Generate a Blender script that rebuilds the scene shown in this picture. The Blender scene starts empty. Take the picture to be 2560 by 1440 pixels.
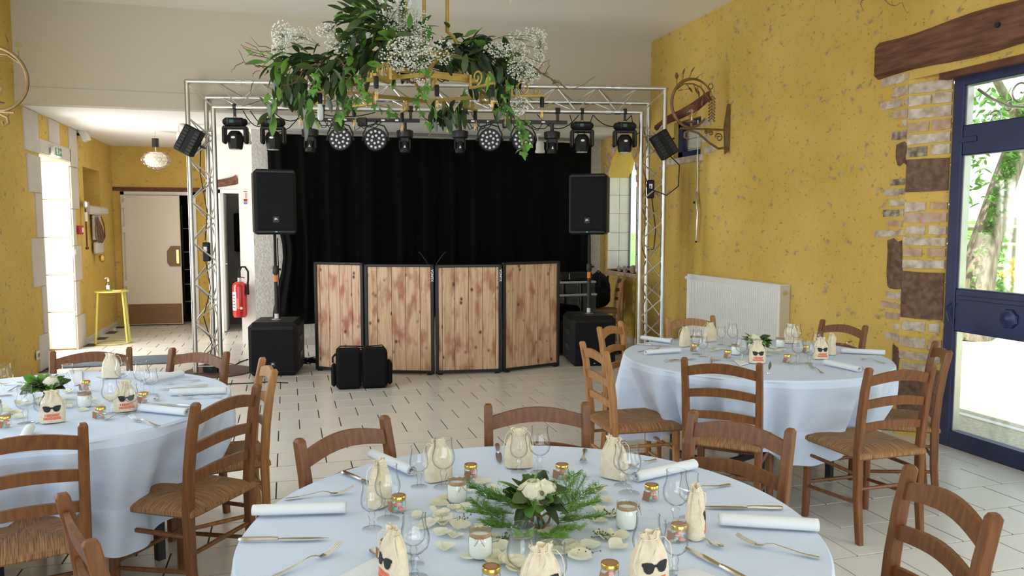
import bpy, math, random
from mathutils import Vector, Matrix
PI=math.pi; R=math.radians
S=bpy.context.scene; COL=S.collection
# ------------------------------------------------ camera
F=1950.0; H=1.55
YAW=math.atan(560/F); PIT=math.atan(155/F)
cam=bpy.data.cameras.new('camera'); camo=bpy.data.objects.new('camera',cam); COL.objects.link(camo)
cam.sensor_fit='HORIZONTAL'; cam.sensor_width=36; cam.lens=F/2560*36; cam.clip_start=.05; cam.clip_end=500
camo.location=(0,0,H); camo.rotation_euler=(PI/2-PIT,0,-YAW); S.camera=camo
# ------------------------------------------------ sky, sun, window light, exposure
SKY=1.3; SUN=7.0; EXPO=0.30
w=bpy.data.worlds.new('sky'); S.world=w; w.use_nodes=True
wn=w.node_tree.nodes; wl=w.node_tree.links; bg=wn['Background']
tc=wn.new('ShaderNodeTexCoord'); sp=wn.new('ShaderNodeSeparateXYZ'); rp=wn.new('ShaderNodeValToRGB')
wl.new(tc.outputs['Generated'],sp.inputs[0]); wl.new(sp.outputs[2],rp.inputs[0]); wl.new(rp.outputs[0],bg.inputs[0])
rp.color_ramp.elements[0].position=0; rp.color_ramp.elements[0].color=(1,1,.98,1)
rp.color_ramp.elements[1].position=.6; rp.color_ramp.elements[1].color=(.62,.80,1,1)
bg.inputs[1].default_value=SKY
sun=bpy.data.lights.new('sun','SUN'); sun.energy=SUN; sun.angle=R(.6); sun.color=(1,.96,.90)
so=bpy.data.objects.new('sun',sun); COL.objects.link(so)
so.rotation_euler=Vector((.22,.16,-.97)).to_track_quat('-Z','Y').to_euler()
def area(name,loc,tgt,sx,sy,e,c=(1,1,1)):
    l=bpy.data.lights.new(name,'AREA'); l.shape='RECTANGLE'; l.size=sx; l.size_y=sy; l.energy=e; l.color=c
    o=bpy.data.objects.new(name,l); COL.objects.link(o); o.location=loc
    o.rotation_euler=(Vector(tgt)-Vector(loc)).to_track_quat('-Z','Y').to_euler(); return o
area('window_daylight_rear',(0.9,-3.0,1.35),(1.0,4,2.3),6.2,1.7,100,(.74,.87,1))
area('window_daylight_left',(-2.5,2.2,1.9),(2,3.2,1.0),2.6,2.0,26,(.48,.72,1))
area('window_daylight_right',(4.3,0.8,1.6),(0,3.0,1.2),2.2,2.4,30,(.84,.95,1))
area('added_fill_far_left',(-2.66,5.55,1.6),(3.2,6.5,2.2),2.2,2.2,72,(.86,.93,1))  # added fill lamp in an unseen opening, brightens the far room
area('entrance_daylight',(-2.9,10.2,1.4),(-1,10.6,1.2),1.1,2.1,85,(1,.95,.93))
S.view_settings.view_transform='Standard'; S.view_settings.look='None'; S.view_settings.gamma=1
S.view_settings.use_curve_mapping=False; S.view_settings.exposure=EXPO
# ------------------------------------------------ measuring: a point of the photo on a known plane
cy,sy_=math.cos(YAW),math.sin(YAW); cp,sp_=math.cos(PIT),math.sin(PIT)
FW=Vector((sy_*cp,cy*cp,-sp_)); RT=Vector((cy,-sy_,0)); UP=RT.cross(FW)
def ray(x,y): return FW+RT*((x-1280)/F)-UP*((y-720)/F)
def at(x,y,ax,v):
    d=ray(x,y); t=(v-(0,0,H)[ax])/d[ax]; return Vector((0,0,H))+d*t
def onplane(x,y,A,B):      # vertical plane through A,B
    d=ray(x,y); n=Vector((-(B[1]-A[1]),B[0]-A[0])); t=(A[0]*n.x+A[1]*n.y)/(d.x*n.x+d.y*n.y)
    return Vector((0,0,H))+d*t
def proj(p):
    q=Vector(p)-Vector((0,0,H)); z=q.dot(FW); return (1280+F*q.dot(RT)/z,720-F*q.dot(UP)/z,z)
# ------------------------------------------------ materials
def nodes(name):
    m=bpy.data.materials.new(name); m.use_nodes=True; nt=m.node_tree; return m,nt.nodes,nt.links,nt.nodes['Principled BSDF']
def c4(c): return (c[0],c[1],c[2],1)
def mat(name,c,rough=.6,metal=0,c2=None,scale=8,stretch=(1,1,1),bump=0,bscale=None,detail=4,spec=None,coat=0,lo=.35,hi=.65,trans=None,sheen=0,sss=0):
    m,n,l,p=nodes(name); p.inputs['Base Color'].default_value=c4(c); p.inputs['Roughness'].default_value=rough
    p.inputs['Metallic'].default_value=metal
    if spec is not None: p.inputs['Specular IOR Level'].default_value=spec
    if coat: p.inputs['Coat Weight'].default_value=coat; p.inputs['Coat Roughness'].default_value=.25
    if sheen: p.inputs['Sheen Weight'].default_value=sheen
    if c2 or bump:
        t=n.new('ShaderNodeTexCoord'); mp=n.new('ShaderNodeMapping'); mp.inputs['Scale'].default_value=stretch
        l.new(t.outputs['Object'],mp.inputs[0]); nz=n.new('ShaderNodeTexNoise'); nz.inputs['Scale'].default_value=scale; nz.inputs['Detail'].default_value=detail
        l.new(mp.outputs[0],nz.inputs[0])
        if c2:
            r=n.new('ShaderNodeValToRGB'); r.color_ramp.elements[0].position=lo; r.color_ramp.elements[1].position=hi
            r.color_ramp.elements[0].color=c4(c); r.color_ramp.elements[1].color=c4(c2)
            l.new(nz.outputs[0],r.inputs[0]); l.new(r.outputs[0],p.inputs['Base Color'])
        if bump:
            b=n.new('ShaderNodeBump'); b.inputs['Strength'].default_value=bump; b.inputs['Distance'].default_value=.01
            if bscale:
                n2=n.new('ShaderNodeTexNoise'); n2.inputs['Scale'].default_value=bscale; n2.inputs['Detail'].default_value=4; l.new(mp.outputs[0],n2.inputs[0]); l.new(n2.outputs[0],b.inputs['Height'])
            else: l.new(nz.outputs[0],b.inputs['Height'])
            l.new(b.outputs[0],p.inputs['Normal'])
    return m
def leafmat(name,c,c2,tr=.25,rough=.4):
    m,n,l,p=nodes(name); p.inputs['Roughness'].default_value=rough
    g=n.new('ShaderNodeObjectInfo'); r=n.new('ShaderNodeValToRGB'); r.color_ramp.elements[0].color=c4(c); r.color_ramp.elements[1].color=c4(c2)
    l.new(g.outputs['Random'],r.inputs[0]); l.new(r.outputs[0],p.inputs['Base Color'])
    t=n.new('ShaderNodeBsdfTranslucent'); l.new(r.outputs[0],t.inputs[0]); mx=n.new('ShaderNodeMixShader'); mx.inputs[0].default_value=tr
    l.new(p.outputs[0],mx.inputs[1]); l.new(t.outputs[0],mx.inputs[2]); l.new(mx.outputs[0],n['Material Output'].inputs[0]); return m
def glassmat(name,tint=(1,1,1),edge=(.55,.6,.62),power=.25):
    m,n,l,p=nodes(name); n.remove(p)
    lw=n.new('ShaderNodeLayerWeight'); lw.inputs[0].default_value=power
    r=n.new('ShaderNodeValToRGB'); r.color_ramp.elements[0].color=c4(tint); r.color_ramp.elements[0].position=.35; r.color_ramp.elements[1].color=c4(edge)
    l.new(lw.outputs['Facing'],r.inputs[0]); t=n.new('ShaderNodeBsdfTransparent'); l.new(r.outputs[0],t.inputs[0])
    g=n.new('ShaderNodeBsdfGlossy'); g.inputs['Roughness'].default_value=.03
    lw2=n.new('ShaderNodeLayerWeight'); lw2.inputs[0].default_value=.5; pw5=n.new('ShaderNodeMath'); pw5.operation='POWER'; pw5.inputs[1].default_value=4.5; l.new(lw2.outputs['Facing'],pw5.inputs[0]); mul=n.new('ShaderNodeMath'); mul.operation='MULTIPLY_ADD'; mul.inputs[1].default_value=.9; mul.inputs[2].default_value=.06; l.new(pw5.outputs[0],mul.inputs[0]); mx=n.new('ShaderNodeMixShader'); l.new(mul.outputs[0],mx.inputs[0]); l.new(t.outputs[0],mx.inputs[1]); l.new(g.outputs[0],mx.inputs[2]); l.new(mx.outputs[0],n['Material Output'].inputs[0]); return m
def plastermat():
    m,n,l,p=nodes('yellow_plaster'); p.inputs['Roughness'].default_value=.85; p.inputs['Specular IOR Level'].default_value=.2
    t=n.new('ShaderNodeTexCoord')
    def nz(scale,detail=3,st=(1,1,1),rough=.5):
        mp=n.new('ShaderNodeMapping'); mp.inputs['Scale'].default_value=st; l.new(t.outputs['Object'],mp.inputs[0])
        x=n.new('ShaderNodeTexNoise'); x.inputs['Scale'].default_value=scale; x.inputs['Detail'].default_value=detail; x.inputs['Roughness'].default_value=rough; l.new(mp.outputs[0],x.inputs[0]); return x
    def ramp(src,a,b,ca,cb):
        r=n.new('ShaderNodeValToRGB'); r.color_ramp.elements[0].position=a; r.color_ramp.elements[1].position=b; r.color_ramp.elements[0].color=c4(ca); r.color_ramp.elements[1].color=c4(cb); l.new(src,r.inputs[0]); return r
    def mix(f,a,b):
        x=n.new('ShaderNodeMix'); x.data_type='RGBA'; l.new(f,x.inputs[0])
        l.new(a,x.inputs[6]) ; l.new(b,x.inputs[7]); return x.outputs[2]
    base=ramp(nz(1.3,5).outputs[0],.3,.7,(.58,.385,.08),(.70,.485,.14))
    v=n.new('ShaderNodeTexVoronoi'); v.inputs['Scale'].default_value=7; mp=n.new('ShaderNodeMapping'); mp.inputs['Scale'].default_value=(1,1,1.5); 
    wob=nz(9,2); add=n.new('ShaderNodeVectorMath'); add.operation='MULTIPLY_ADD'; add.inputs[1].default_value=(.16,.16,.16); l.new(wob.outputs['Color'],add.inputs[0]); l.new(t.outputs['Object'],add.inputs[2])
    l.new(add.outputs[0],mp.inputs[0]); l.new(mp.outputs[0],v.inputs['Vector'])
    sel=ramp(nz(3.2,2).outputs[0],.42,.50,(0,0,0),(1,1,1)); spot=ramp(v.outputs['Distance'],.17,.30,(1,1,1),(0,0,0))
    mul=n.new('ShaderNodeMath'); mul.operation='MULTIPLY'; l.new(sel.outputs[0],mul.inputs[0]); l.new(spot.outputs[0],mul.inputs[1])
    m2=n.new('ShaderNodeMath'); m2.operation='MULTIPLY'; m2.inputs[1].default_value=.68; l.new(mul.outputs[0],m2.inputs[0])
    stone=ramp(nz(30,2).outputs[0],.35,.65,(.25,.17,.09),(.50,.42,.28))
    c=mix(m2.outputs[0],base.outputs[0],stone.outputs[0])
    dk=ramp(nz(24,3,(1,1,1.6)).outputs[0],.64,.72,(0,0,0),(.6,.6,.6)); brown=n.new('ShaderNodeRGB'); brown.outputs[0].default_value=(.30,.16,.03,1)
    c=mix(dk.outputs[0],c,brown.outputs[0]); l.new(c,p.inputs['Base Color'])
    b=n.new('ShaderNodeBump'); b.inputs['Strength'].default_value=.5; b.inputs['Distance'].default_value=.012; b2=nz(38,5)
    sm=n.new('ShaderNodeMath'); sm.operation='SUBTRACT'; l.new(b2.outputs[0],sm.inputs[0]); l.new(dk.outputs[0],sm.inputs[1]); l.new(sm.outputs[0],b.inputs['Height']); l.new(b.outputs[0],p.inputs['Normal'])
    return m
def rushmat():
    m,n,l,p=nodes('woven_rush'); p.inputs['Roughness'].default_value=.65
    u=n.new('ShaderNodeUVMap'); mp=n.new('ShaderNodeMapping'); mp.inputs['Scale'].default_value=(250,9,1); l.new(u.outputs[0],mp.inputs[0])
    z=n.new('ShaderNodeTexNoise'); z.inputs['Scale'].default_value=1; z.inputs['Detail'].default_value=3; l.new(mp.outputs[0],z.inputs[0])
    r=n.new('ShaderNodeValToRGB'); e=r.color_ramp.elements; e[0].position=.3; e[0].color=(.10,.038,.012,1); e[1].position=.7; e[1].color=(.46,.235,.085,1); l.new(z.outputs[0],r.inputs[0]); l.new(r.outputs[0],p.inputs['Base Color'])
    b=n.new('ShaderNodeBump'); b.inputs['Strength'].default_value=.9; b.inputs['Distance'].default_value=.006; l.new(z.outputs[0],b.inputs['Height']); l.new(b.outputs[0],p.inputs['Normal']); return m
def plankmat(name,a,b_,c_):
    m,n,l,p=nodes(name); p.inputs['Roughness'].default_value=.6
    t=n.new('ShaderNodeTexCoord'); oi=n.new('ShaderNodeObjectInfo'); ad=n.new('ShaderNodeVectorMath'); ad.operation='ADD'; cmb=n.new('ShaderNodeCombineXYZ')
    mu=n.new('ShaderNodeMath'); mu.operation='MULTIPLY'; mu.inputs[1].default_value=40; l.new(oi.outputs['Random'],mu.inputs[0]); l.new(mu.outputs[0],cmb.inputs[0]); l.new(mu.outputs[0],cmb.inputs[2])
    l.new(t.outputs['Object'],ad.inputs[0]); l.new(cmb.outputs[0],ad.inputs[1])
    mp=n.new('ShaderNodeMapping'); mp.inputs['Scale'].default_value=(26,26,1.6); l.new(ad.outputs[0],mp.inputs[0]); z=n.new('ShaderNodeTexNoise'); z.inputs['Scale'].default_value=1; z.inputs['Detail'].default_value=5; z.inputs['Distortion'].default_value=1.2; l.new(mp.outputs[0],z.inputs[0])
    r=n.new('ShaderNodeValToRGB'); r.color_ramp.elements[0].position=.3; r.color_ramp.elements[0].color=c4(b_); r.color_ramp.elements[1].position=.62; r.color_ramp.elements[1].color=c4(a); l.new(z.outputs[0],r.inputs[0])
    z2=n.new('ShaderNodeTexNoise'); z2.inputs['Scale'].default_value=4.5; z2.inputs['Detail'].default_value=3; mp2=n.new('ShaderNodeMapping'); mp2.inputs['Scale'].default_value=(1.8,1.8,.8); l.new(ad.outputs[0],mp2.inputs[0]); l.new(mp2.outputs[0],z2.inputs[0])
    r2=n.new('ShaderNodeValToRGB'); r2.color_ramp.elements[0].position=.50; r2.color_ramp.elements[0].color=(0,0,0,1); r2.color_ramp.elements[1].position=.66; r2.color_ramp.elements[1].color=(.85,.85,.85,1); l.new(z2.outputs[0],r2.inputs[0])
    x=n.new('ShaderNodeMix'); x.data_type='RGBA'; l.new(r2.outputs[0],x.inputs[0]); l.new(r.outputs[0],x.inputs[6]); x.inputs[7].default_value=c4(c_)
    v=n.new('ShaderNodeTexVoronoi'); v.inputs['Scale'].default_value=9; mp3=n.new('ShaderNodeMapping'); mp3.inputs['Scale'].default_value=(1,.3,.75); l.new(ad.outputs[0],mp3.inputs[0]); l.new(mp3.outputs[0],v.inputs['Vector'])
    r3=n.new('ShaderNodeValToRGB'); r3.color_ramp.elements[0].position=.06; r3.color_ramp.elements[0].color=(1,1,1,1); r3.color_ramp.elements[1].position=.20; r3.color_ramp.elements[1].color=(0,0,0,1); l.new(v.outputs['Distance'],r3.inputs[0])
    y=n.new('ShaderNodeMix'); y.data_type='RGBA'; l.new(r3.outputs[0],y.inputs[0]); l.new(x.outputs[2],y.inputs[6]); y.inputs[7].default_value=(.09,.025,.012,1); l.new(y.outputs[2],p.inputs['Base Color']); return m
M={}
M['plaster']=plastermat(); M['rush']=rushmat()
M['header']=mat('cream_paint',(.55,.49,.385),.7,c2=(.58,.52,.41),scale=.7,bump=.12,bscale=120)
M['ceil']=mat('ceiling_paint',(.86,.83,.76),.5,c2=(.89,.86,.80),scale=.4)
M['white']=mat('white_paint',(.86,.85,.82),.6)
M['rough_white']=mat('rough_render',(.62,.60,.56),.9,bump=.9,bscale=45,scale=45,c2=(.78,.76,.72))
M['lime']=mat('limestone',(.55,.50,.43),.8,c2=(.60,.55,.48),scale=3,bump=.3,bscale=60)
M['lime2']=mat('pale_limestone',(.80,.75,.66),.8,c2=(.88,.84,.76),scale=4,bump=.3,bscale=50)
M['tile']=mat('cream_tile',(.66,.63,.57),.25,c2=(.72,.69,.63),scale=2.2,bump=.05,bscale=60)
M['grout']=mat('grout',(.075,.065,.05),.9)
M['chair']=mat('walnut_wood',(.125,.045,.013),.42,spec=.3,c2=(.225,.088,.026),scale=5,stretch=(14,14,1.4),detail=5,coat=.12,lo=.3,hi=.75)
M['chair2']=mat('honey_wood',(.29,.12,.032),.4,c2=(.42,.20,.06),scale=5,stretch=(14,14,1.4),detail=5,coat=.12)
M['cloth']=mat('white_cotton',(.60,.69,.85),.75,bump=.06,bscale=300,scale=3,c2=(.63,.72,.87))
M['napkin']=mat('napkin_linen',(.74,.77,.80),.8,bump=.1,bscale=400,scale=3)
M['glass']=glassmat('clear_glass',(.99,.995,.995),(.30,.32,.33),.38); M['jarglass']=glassmat('jar_glass',(.98,1,.98),(.5,.58,.54),.3)
M['pane']=glassmat('window_pane',(.97,.99,.98),(.9,.95,.93),.1)
M['steel']=mat('cutlery_steel',(.68,.67,.65),.2,1)
M['alu']=mat('aluminium_tube',(.58,.57,.54),.36,1,c2=(.68,.67,.64),scale=6)
M['chrome']=mat('chrome',(.7,.7,.7),.15,1)
M['black']=mat('black_plastic',(.008,.008,.009),.55,spec=.3)
M['blackm']=mat('black_metal',(.016,.016,.018),.42,.2)
M['grille']=mat('black_grille',(.006,.008,.009),.7,spec=.2,bump=.5,bscale=350,scale=350)
M['fabricblack']=mat('black_nylon',(.006,.006,.007),.9,spec=.2,bump=.2,bscale=300,scale=300)
M['curtain']=mat('black_velvet',(.004,.004,.004),.95,spec=.1)
M['gold']=mat('gold_paint',(.36,.24,.055),.42,.55,c2=(.46,.32,.09),scale=9)
M['bronze']=mat('bronze_iron',(.16,.105,.04),.5,.5,c2=(.24,.16,.07),scale=12)
M['brass']=mat('brass_lid',(.70,.50,.13),.22,1)
M['navy']=mat('navy_paint',(.010,.018,.075),.38,c2=(.016,.028,.10),scale=5)
M['beam']=mat('oak_beam',(.085,.032,.014),.7,c2=(.19,.085,.04),scale=4,stretch=(5,1,9),bump=.6,bscale=10)
M['lintel']=mat('red_brown_lintel',(.09,.028,.014),.8,c2=(.18,.065,.035),scale=5,bump=.7,bscale=9)
M['brickw']=mat('whitewashed_brick',(.40,.30,.22),.9,c2=(.66,.57,.47),scale=16,bump=.7,bscale=40)
M['brickp']=mat('pink_brick',(.42,.26,.17),.9,c2=(.56,.40,.28),scale=16,bump=.7,bscale=40)
M['brickd']=mat('dark_brick',(.13,.085,.06),.9,c2=(.46,.38,.30),scale=18,bump=.7,bscale=40)
M['rust']=mat('rust_sandstone',(.11,.055,.035),.9,c2=(.20,.12,.075),scale=22,bump=.9,bscale=55)
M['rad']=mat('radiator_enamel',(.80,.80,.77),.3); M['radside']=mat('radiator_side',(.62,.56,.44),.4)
M['cream']=mat('cream_plastic',(.74,.72,.66),.5); M['doorw']=mat('door_paint',(.72,.66,.58),.5); M['kick']=mat('brown_plate',(.20,.115,.05),.5)
M['yellow']=mat('yellow_metal',(.56,.50,.10),.45); M['red']=mat('red_enamel',(.52,.015,.012),.25,coat=.5); M['redp']=mat('red_plastic',(.38,.02,.02),.4)
M['green']=mat('green_sign',(.02,.30,.14),.4); M['blue']=mat('blue_print',(.10,.22,.52),.5); M['coral']=mat('coral_print',(.80,.16,.09),.8)
M['ink']=mat('black_ink',(.012,.012,.016),.7); M['cotton']=mat('unbleached_cotton',(.70,.60,.43),.9,c2=(.78,.69,.53),scale=60,bump=.2,bscale=200)
M['string']=mat('cotton_cord',(.78,.70,.55),.9); M['twine']=mat('jute_twine',(.36,.24,.13),.95,c2=(.46,.33,.2),scale=120,bump=.4,bscale=300)
M['wax']=mat('white_wax',(.86,.88,.86),.6,bump=.3,bscale=90,scale=30); M['kraft']=mat('kraft_tag',(.34,.18,.09),.8)
M['pink']=mat('pink_macaron',(.80,.33,.30),.7); M['aqua']=mat('aqua_macaron',(.35,.68,.66),.7); M['peach']=mat('peach_macaron',(.85,.52,.38),.7)
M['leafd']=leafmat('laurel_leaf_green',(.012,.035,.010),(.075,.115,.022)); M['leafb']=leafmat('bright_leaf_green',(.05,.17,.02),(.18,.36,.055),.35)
M['ivy']=leafmat('ivy_green',(.06,.20,.03),(.20,.42,.08),.35); M['fern']=leafmat('fern_green',(.13,.34,.05),(.30,.52,.10),.4)
M['rose']=leafmat('cream_rose',(.90,.88,.66),(.92,.90,.76),.35,.6); M['petal']=leafmat('ivory_petal',(.84,.80,.58),(.92,.90,.76),.35,.6)
M['gyp']=leafmat('white_blossom',(.90,.90,.80),(.95,.95,.88),.3,.7); M['twig']=mat('curly_twig',(.12,.05,.028),.7,c2=(.22,.11,.06),scale=20)
M['stem']=mat('green_stem',(.06,.11,.03),.6); M['berry']=mat('brown_berry',(.09,.09,.02),.5,c2=(.2,.22,.06),scale=60)
M['voile']=leafmat('white_voile',(.85,.87,.88),(.88,.9,.92),.55,.8)
M['mat']=mat('grey_doormat',(.07,.09,.11),.95,bump=.5,bscale=300,scale=80,c2=(.10,.13,.155)); M['plate']=mat('rust_brown_plate',(.085,.035,.024),.6)
M['grass']=mat('grass',(.10,.28,.04),.9,c2=(.26,.50,.10),scale=6,bump=.5,bscale=30); M['field']=mat('field_grass',(.16,.38,.06),.9,c2=(.32,.58,.14),scale=.5)
M['concrete']=mat('terrace_concrete',(.40,.37,.26),.95,c2=(.58,.55,.40),scale=40,bump=.3,bscale=120); M['bark']=mat('tree_bark',(.22,.17,.12),.95,c2=(.48,.40,.30),scale=6,stretch=(3,3,.7),bump=.9,bscale=14)
M['fence']=mat('weathered_fence',(.36,.29,.21),.9,c2=(.5,.42,.32),scale=9); M['flower']=leafmat('yellow_blossom',(.80,.62,.02),(.9,.75,.05),.2)
M['lens']=mat('led_lens',(.70,.72,.74),.18,0,coat=.5); M['screen']=mat('lcd_screen',(.02,.10,.09),.3); M['orange']=mat('orange_label',(.75,.20,.02),.5)
M['clearbox']=glassmat('plastic_tub',(.50,.53,.60),(.32,.35,.42),.3); M['boxlid']=mat('grey_lid',(.42,.43,.45),.5)
M['filament']=mat('warm_filament',(.95,.55,.08),.3); M['wirew']=mat('white_cable',(.75,.72,.66),.6); M['shell']=mat('shell_beige',(.52,.42,.32),.6,c2=(.26,.17,.11),scale=40,bump=.5,bscale=60)
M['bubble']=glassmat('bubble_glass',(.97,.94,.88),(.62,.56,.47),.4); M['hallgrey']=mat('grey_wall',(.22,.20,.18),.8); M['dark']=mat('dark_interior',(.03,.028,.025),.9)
M['plank1']=plankmat('pale_plank',(.70,.49,.31),(.46,.26,.14),(.34,.115,.06)); M['plank2']=plankmat('warm_plank',(.74,.53,.37),(.50,.28,.17),(.38,.11,.07))
M['paper']=mat('sign_paper',(.82,.80,.78),.6); M['water']=glassmat('water',(.85,.9,.84),(.6,.66,.6),.3)
M['gel']=glassmat('gel_bottle',(.9,.92,.93),(.6,.64,.66),.3); M['skirt']=mat('skirting_tile',(.60,.555,.48),.3,c2=(.66,.61,.53),scale=5)
# ------------------------------------------------ mesh building
class MB:
    def __init__(s): s.v=[]; s.f=[]; s.uv=None
    def add(s,v,f):
        k=len(s.v); s.v+= [tuple(p) for p in v]; s.f+=[tuple(i+k for i in q) for q in f]; return s
    def box(s,c,d,rot=None,bev=0):
        x,y,z=[a/2 for a in d]
        if bev:
            b=min(bev,x*.9,y*.9,z*.9); pts=[]
            for sx in(-1,1):
                for sy in(-1,1):
                    for sz in(-1,1): pts+=[(sx*x,sy*(y-b),sz*(z-b)),(sx*(x-b),sy*y,sz*(z-b)),(sx*(x-b),sy*(y-b),sz*z)]
            def I(sx,sy,sz,k): return ((sx>0)*4+(sy>0)*2+(sz>0))*3+k
            f=[]
            for a in(-1,1):
                q=[I(a,-1,-1,0),I(a,1,-1,0),I(a,1,1,0),I(a,-1,1,0)]; f.append(q if a>0 else q[::-1])
                q=[I(-1,a,-1,1),I(-1,a,1,1),I(1,a,1,1),I(1,a,-1,1)]; f.append(q if a>0 else q[::-1])
                q=[I(-1,-1,a,2),I(1,-1,a,2),I(1,1,a,2),I(-1,1,a,2)]; f.append(q if a>0 else q[::-1])
            for a in(-1,1):
                for b2 in(-1,1):
                    q=[I(a,b2,-1,0),I(a,b2,1,0),I(a,b2,1,1),I(a,b2,-1,1)]; f.append(q if a*b2<0 else q[::-1]) if 0 else f.append(q[::-1] if a*b2>0 else q)
                    q=[I(a,-1,b2,0),I(a,1,b2,0),I(a,1,b2,2),I(a,-1,b2,2)]; f.append(q if a*b2>0 else q[::-1])
                    q=[I(-1,a,b2,1),I(1,a,b2,1),I(1,a,b2,2),I(-1,a,b2,2)]; f.append(q[::-1] if a*b2>0 else q)
                    for c3 in(-1,1):
                        q=[I(a,b2,c3,0),I(a,b2,c3,1),I(a,b2,c3,2)]; f.append(q if a*b2*c3>0 else q[::-1])
        else:
            pts=[(sx*x,sy*y,sz*z) for sx in(-1,1) for sy in(-1,1) for sz in(-1,1)]
            f=[(0,1,3,2),(4,6,7,5),(0,4,5,1),(2,3,7,6),(0,2,6,4),(1,5,7,3)]
        if rot is not None: pts=[rot@Vector(p) for p in pts]
        return s.add([(p[0]+c[0],p[1]+c[1],p[2]+c[2]) for p in pts],f)
    def bb(s,a,b,bev=0): return s.box([(a[i]+b[i])/2 for i in range(3)],[abs(b[i]-a[i]) for i in range(3)],None,bev)
    def tube(s,pts,r,seg=8,closed=False,cap=True,flat=1):
        P=[Vector(p) for p in pts]; n=len(P); rr=r if isinstance(r,(list,tuple)) else [r]*n
        T=[]
        for i in range(n):
            if closed: t=P[(i+1)%n]-P[i-1]
            else: t=P[min(i+1,n-1)]-P[max(i-1,0)]
            T.append(t.normalized() if t.length>1e-9 else Vector((0,0,1)))
        u=T[0].orthogonal().normalized()
        if abs(T[0].z)<.9: u=T[0].cross(Vector((0,0,1))).normalized()
        v=[]; 
        for i in range(n):
            if i:
                q=T[i-1].rotation_difference(T[i]); u=(q@u).normalized()
            w_=T[i].cross(u)
            for k in range(seg):
                a=2*PI*k/seg; v.append(P[i]+(u*math.cos(a)+w_*math.sin(a)*flat)*rr[i])
        f=[]; m=n if closed else n-1
        for i in range(m):
            for k in range(seg):
                a=i*seg+k; b=i*seg+(k+1)%seg; c=((i+1)%n)*seg; f.append((a,b,c+(k+1)%seg,c+k))
        if cap and not closed: f.append(tuple(range(seg-1,-1,-1))); f.append(tuple(range((n-1)*seg,n*seg)))
        return s.add(v,f)
    def cyl(s,a,b,r,seg=12,r2=None): return s.tube([a,b],[r,r if r2 is None else r2],seg)
    def lathe(s,prof,seg=20,c=(0,0,0),axis='z',a0=0,mod=None):
        v=[];f=[];n=len(prof)
        for (r,z) in prof:
            for k in range(seg):
                a=2*PI*k/seg+a0; q=r*(mod(k,z) if mod else 1); x,y=q*math.cos(a),q*math.sin(a)
                p=(x,y,z) if axis=='z' else ((x,-z,y) if axis=='y' else (z,x,y))
                v.append((p[0]+c[0],p[1]+c[1],p[2]+c[2]))
        for i in range(n-1):
            for k in range(seg):
                k2=(k+1)%seg; f.append((i*seg+k,i*seg+k2,(i+1)*seg+k2,(i+1)*seg+k))
        return s.add(v,f)
    def sph(s,c,r,seg=10,rings=6,sc=(1,1,1)):
        v=[(c[0],c[1],c[2]+r*sc[2])]; f=[]
        for i in range(1,rings):
            t=PI*i/rings
            for k in range(seg):
                a=2*PI*k/seg; v.append((c[0]+r*sc[0]*math.sin(t)*math.cos(a),c[1]+r*sc[1]*math.sin(t)*math.sin(a),c[2]+r*sc[2]*math.cos(t)))
        v.append((c[0],c[1],c[2]-r*sc[2])); L=len(v)-1
        for k in range(seg): f.append((0,1+k,1+(k+1)%seg)); f.append((L,L-seg+(k+1)%seg,L-seg+k))
        for i in range(rings-2):
            for k in range(seg): a=1+i*seg; f.append((a+k,a+seg+k,a+seg+(k+1)%seg,a+(k+1)%seg))
        return s.add(v,f)
    def prism(s,out,t,M4=None):      # outline in x,z extruded along y by t
        n=len(out); v=[(x,0,z) for x,z in out]+[(x,t,z) for x,z in out]
        f=[tuple(range(n)),tuple(range(2*n-1,n-1,-1))]+[(i,i+n,(i+1)%n+n,(i+1)%n) for i in range(n)]
        if M4 is not None: v=[M4@Vector(p) for p in v]
        return s.add(v,f)
    def grid(s,fn,nu,nv,thick=0):
        v=[fn(i/nu,j/nv) for i in range(nu+1) for j in range(nv+1)]
        f=[(i*(nv+1)+j,(i+1)*(nv+1)+j,(i+1)*(nv+1)+j+1,i*(nv+1)+j+1) for i in range(nu) for j in range(nv)]
        return s.add(v,f)
    def mesh(s,name,m,smooth=False):
        me=bpy.data.meshes.new(name); me.from_pydata(s.v,[],s.f); 
        for k in (m if isinstance(m,list) else [m]): me.materials.append(k)
        if smooth: 
            me.polygons.foreach_set('use_smooth',[True]*len(me.polygons))
            try: me.set_sharp_from_angle(angle=R(38 if smooth is True else smooth))
            except Exception: pass
        me.update(); return me
    def build(s,name,m,parent=None,smooth=False,loc=None,**kw):
        o=bpy.data.objects.new(name,s.mesh(name,m,smooth)); COL.objects.link(o)
        if parent is not None: o.parent=parent
        if loc is not None: o.location=loc
        tag(o,**kw); return o
def tag(o,label=None,cat=None,group=None,kind=None):
    if label: o['label']=label
    if cat: o['category']=cat
    if group: o['group']=group
    if kind: o['kind']=kind
    return o
def thing(name,loc=(0,0,0),rz=0,label=None,cat=None,group=None):
    o=bpy.data.objects.new(name,None); COL.objects.link(o); o.location=loc; o.rotation_euler=(0,0,rz); o.empty_display_size=.05
    return tag(o,label,cat,group)
KIDS={}
def kids(o): return [c for c in bpy.data.objects if c.parent==o]
def tree(o): return (o,[tree(c) for c in kids(o)])
def dup(tr,loc=None,rz=None,label=None,group=None,parent=None):
    o,ch=tr; c=o.copy(); COL.objects.link(c); c.parent=parent
    if loc is not None: c.location=loc
    if rz is not None: c.rotation_euler=(c.rotation_euler[0],c.rotation_euler[1],rz)
    if label: c['label']=label
    if group: c['group']=group
    for t in ch: dup(t,parent=c)
    return c
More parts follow.
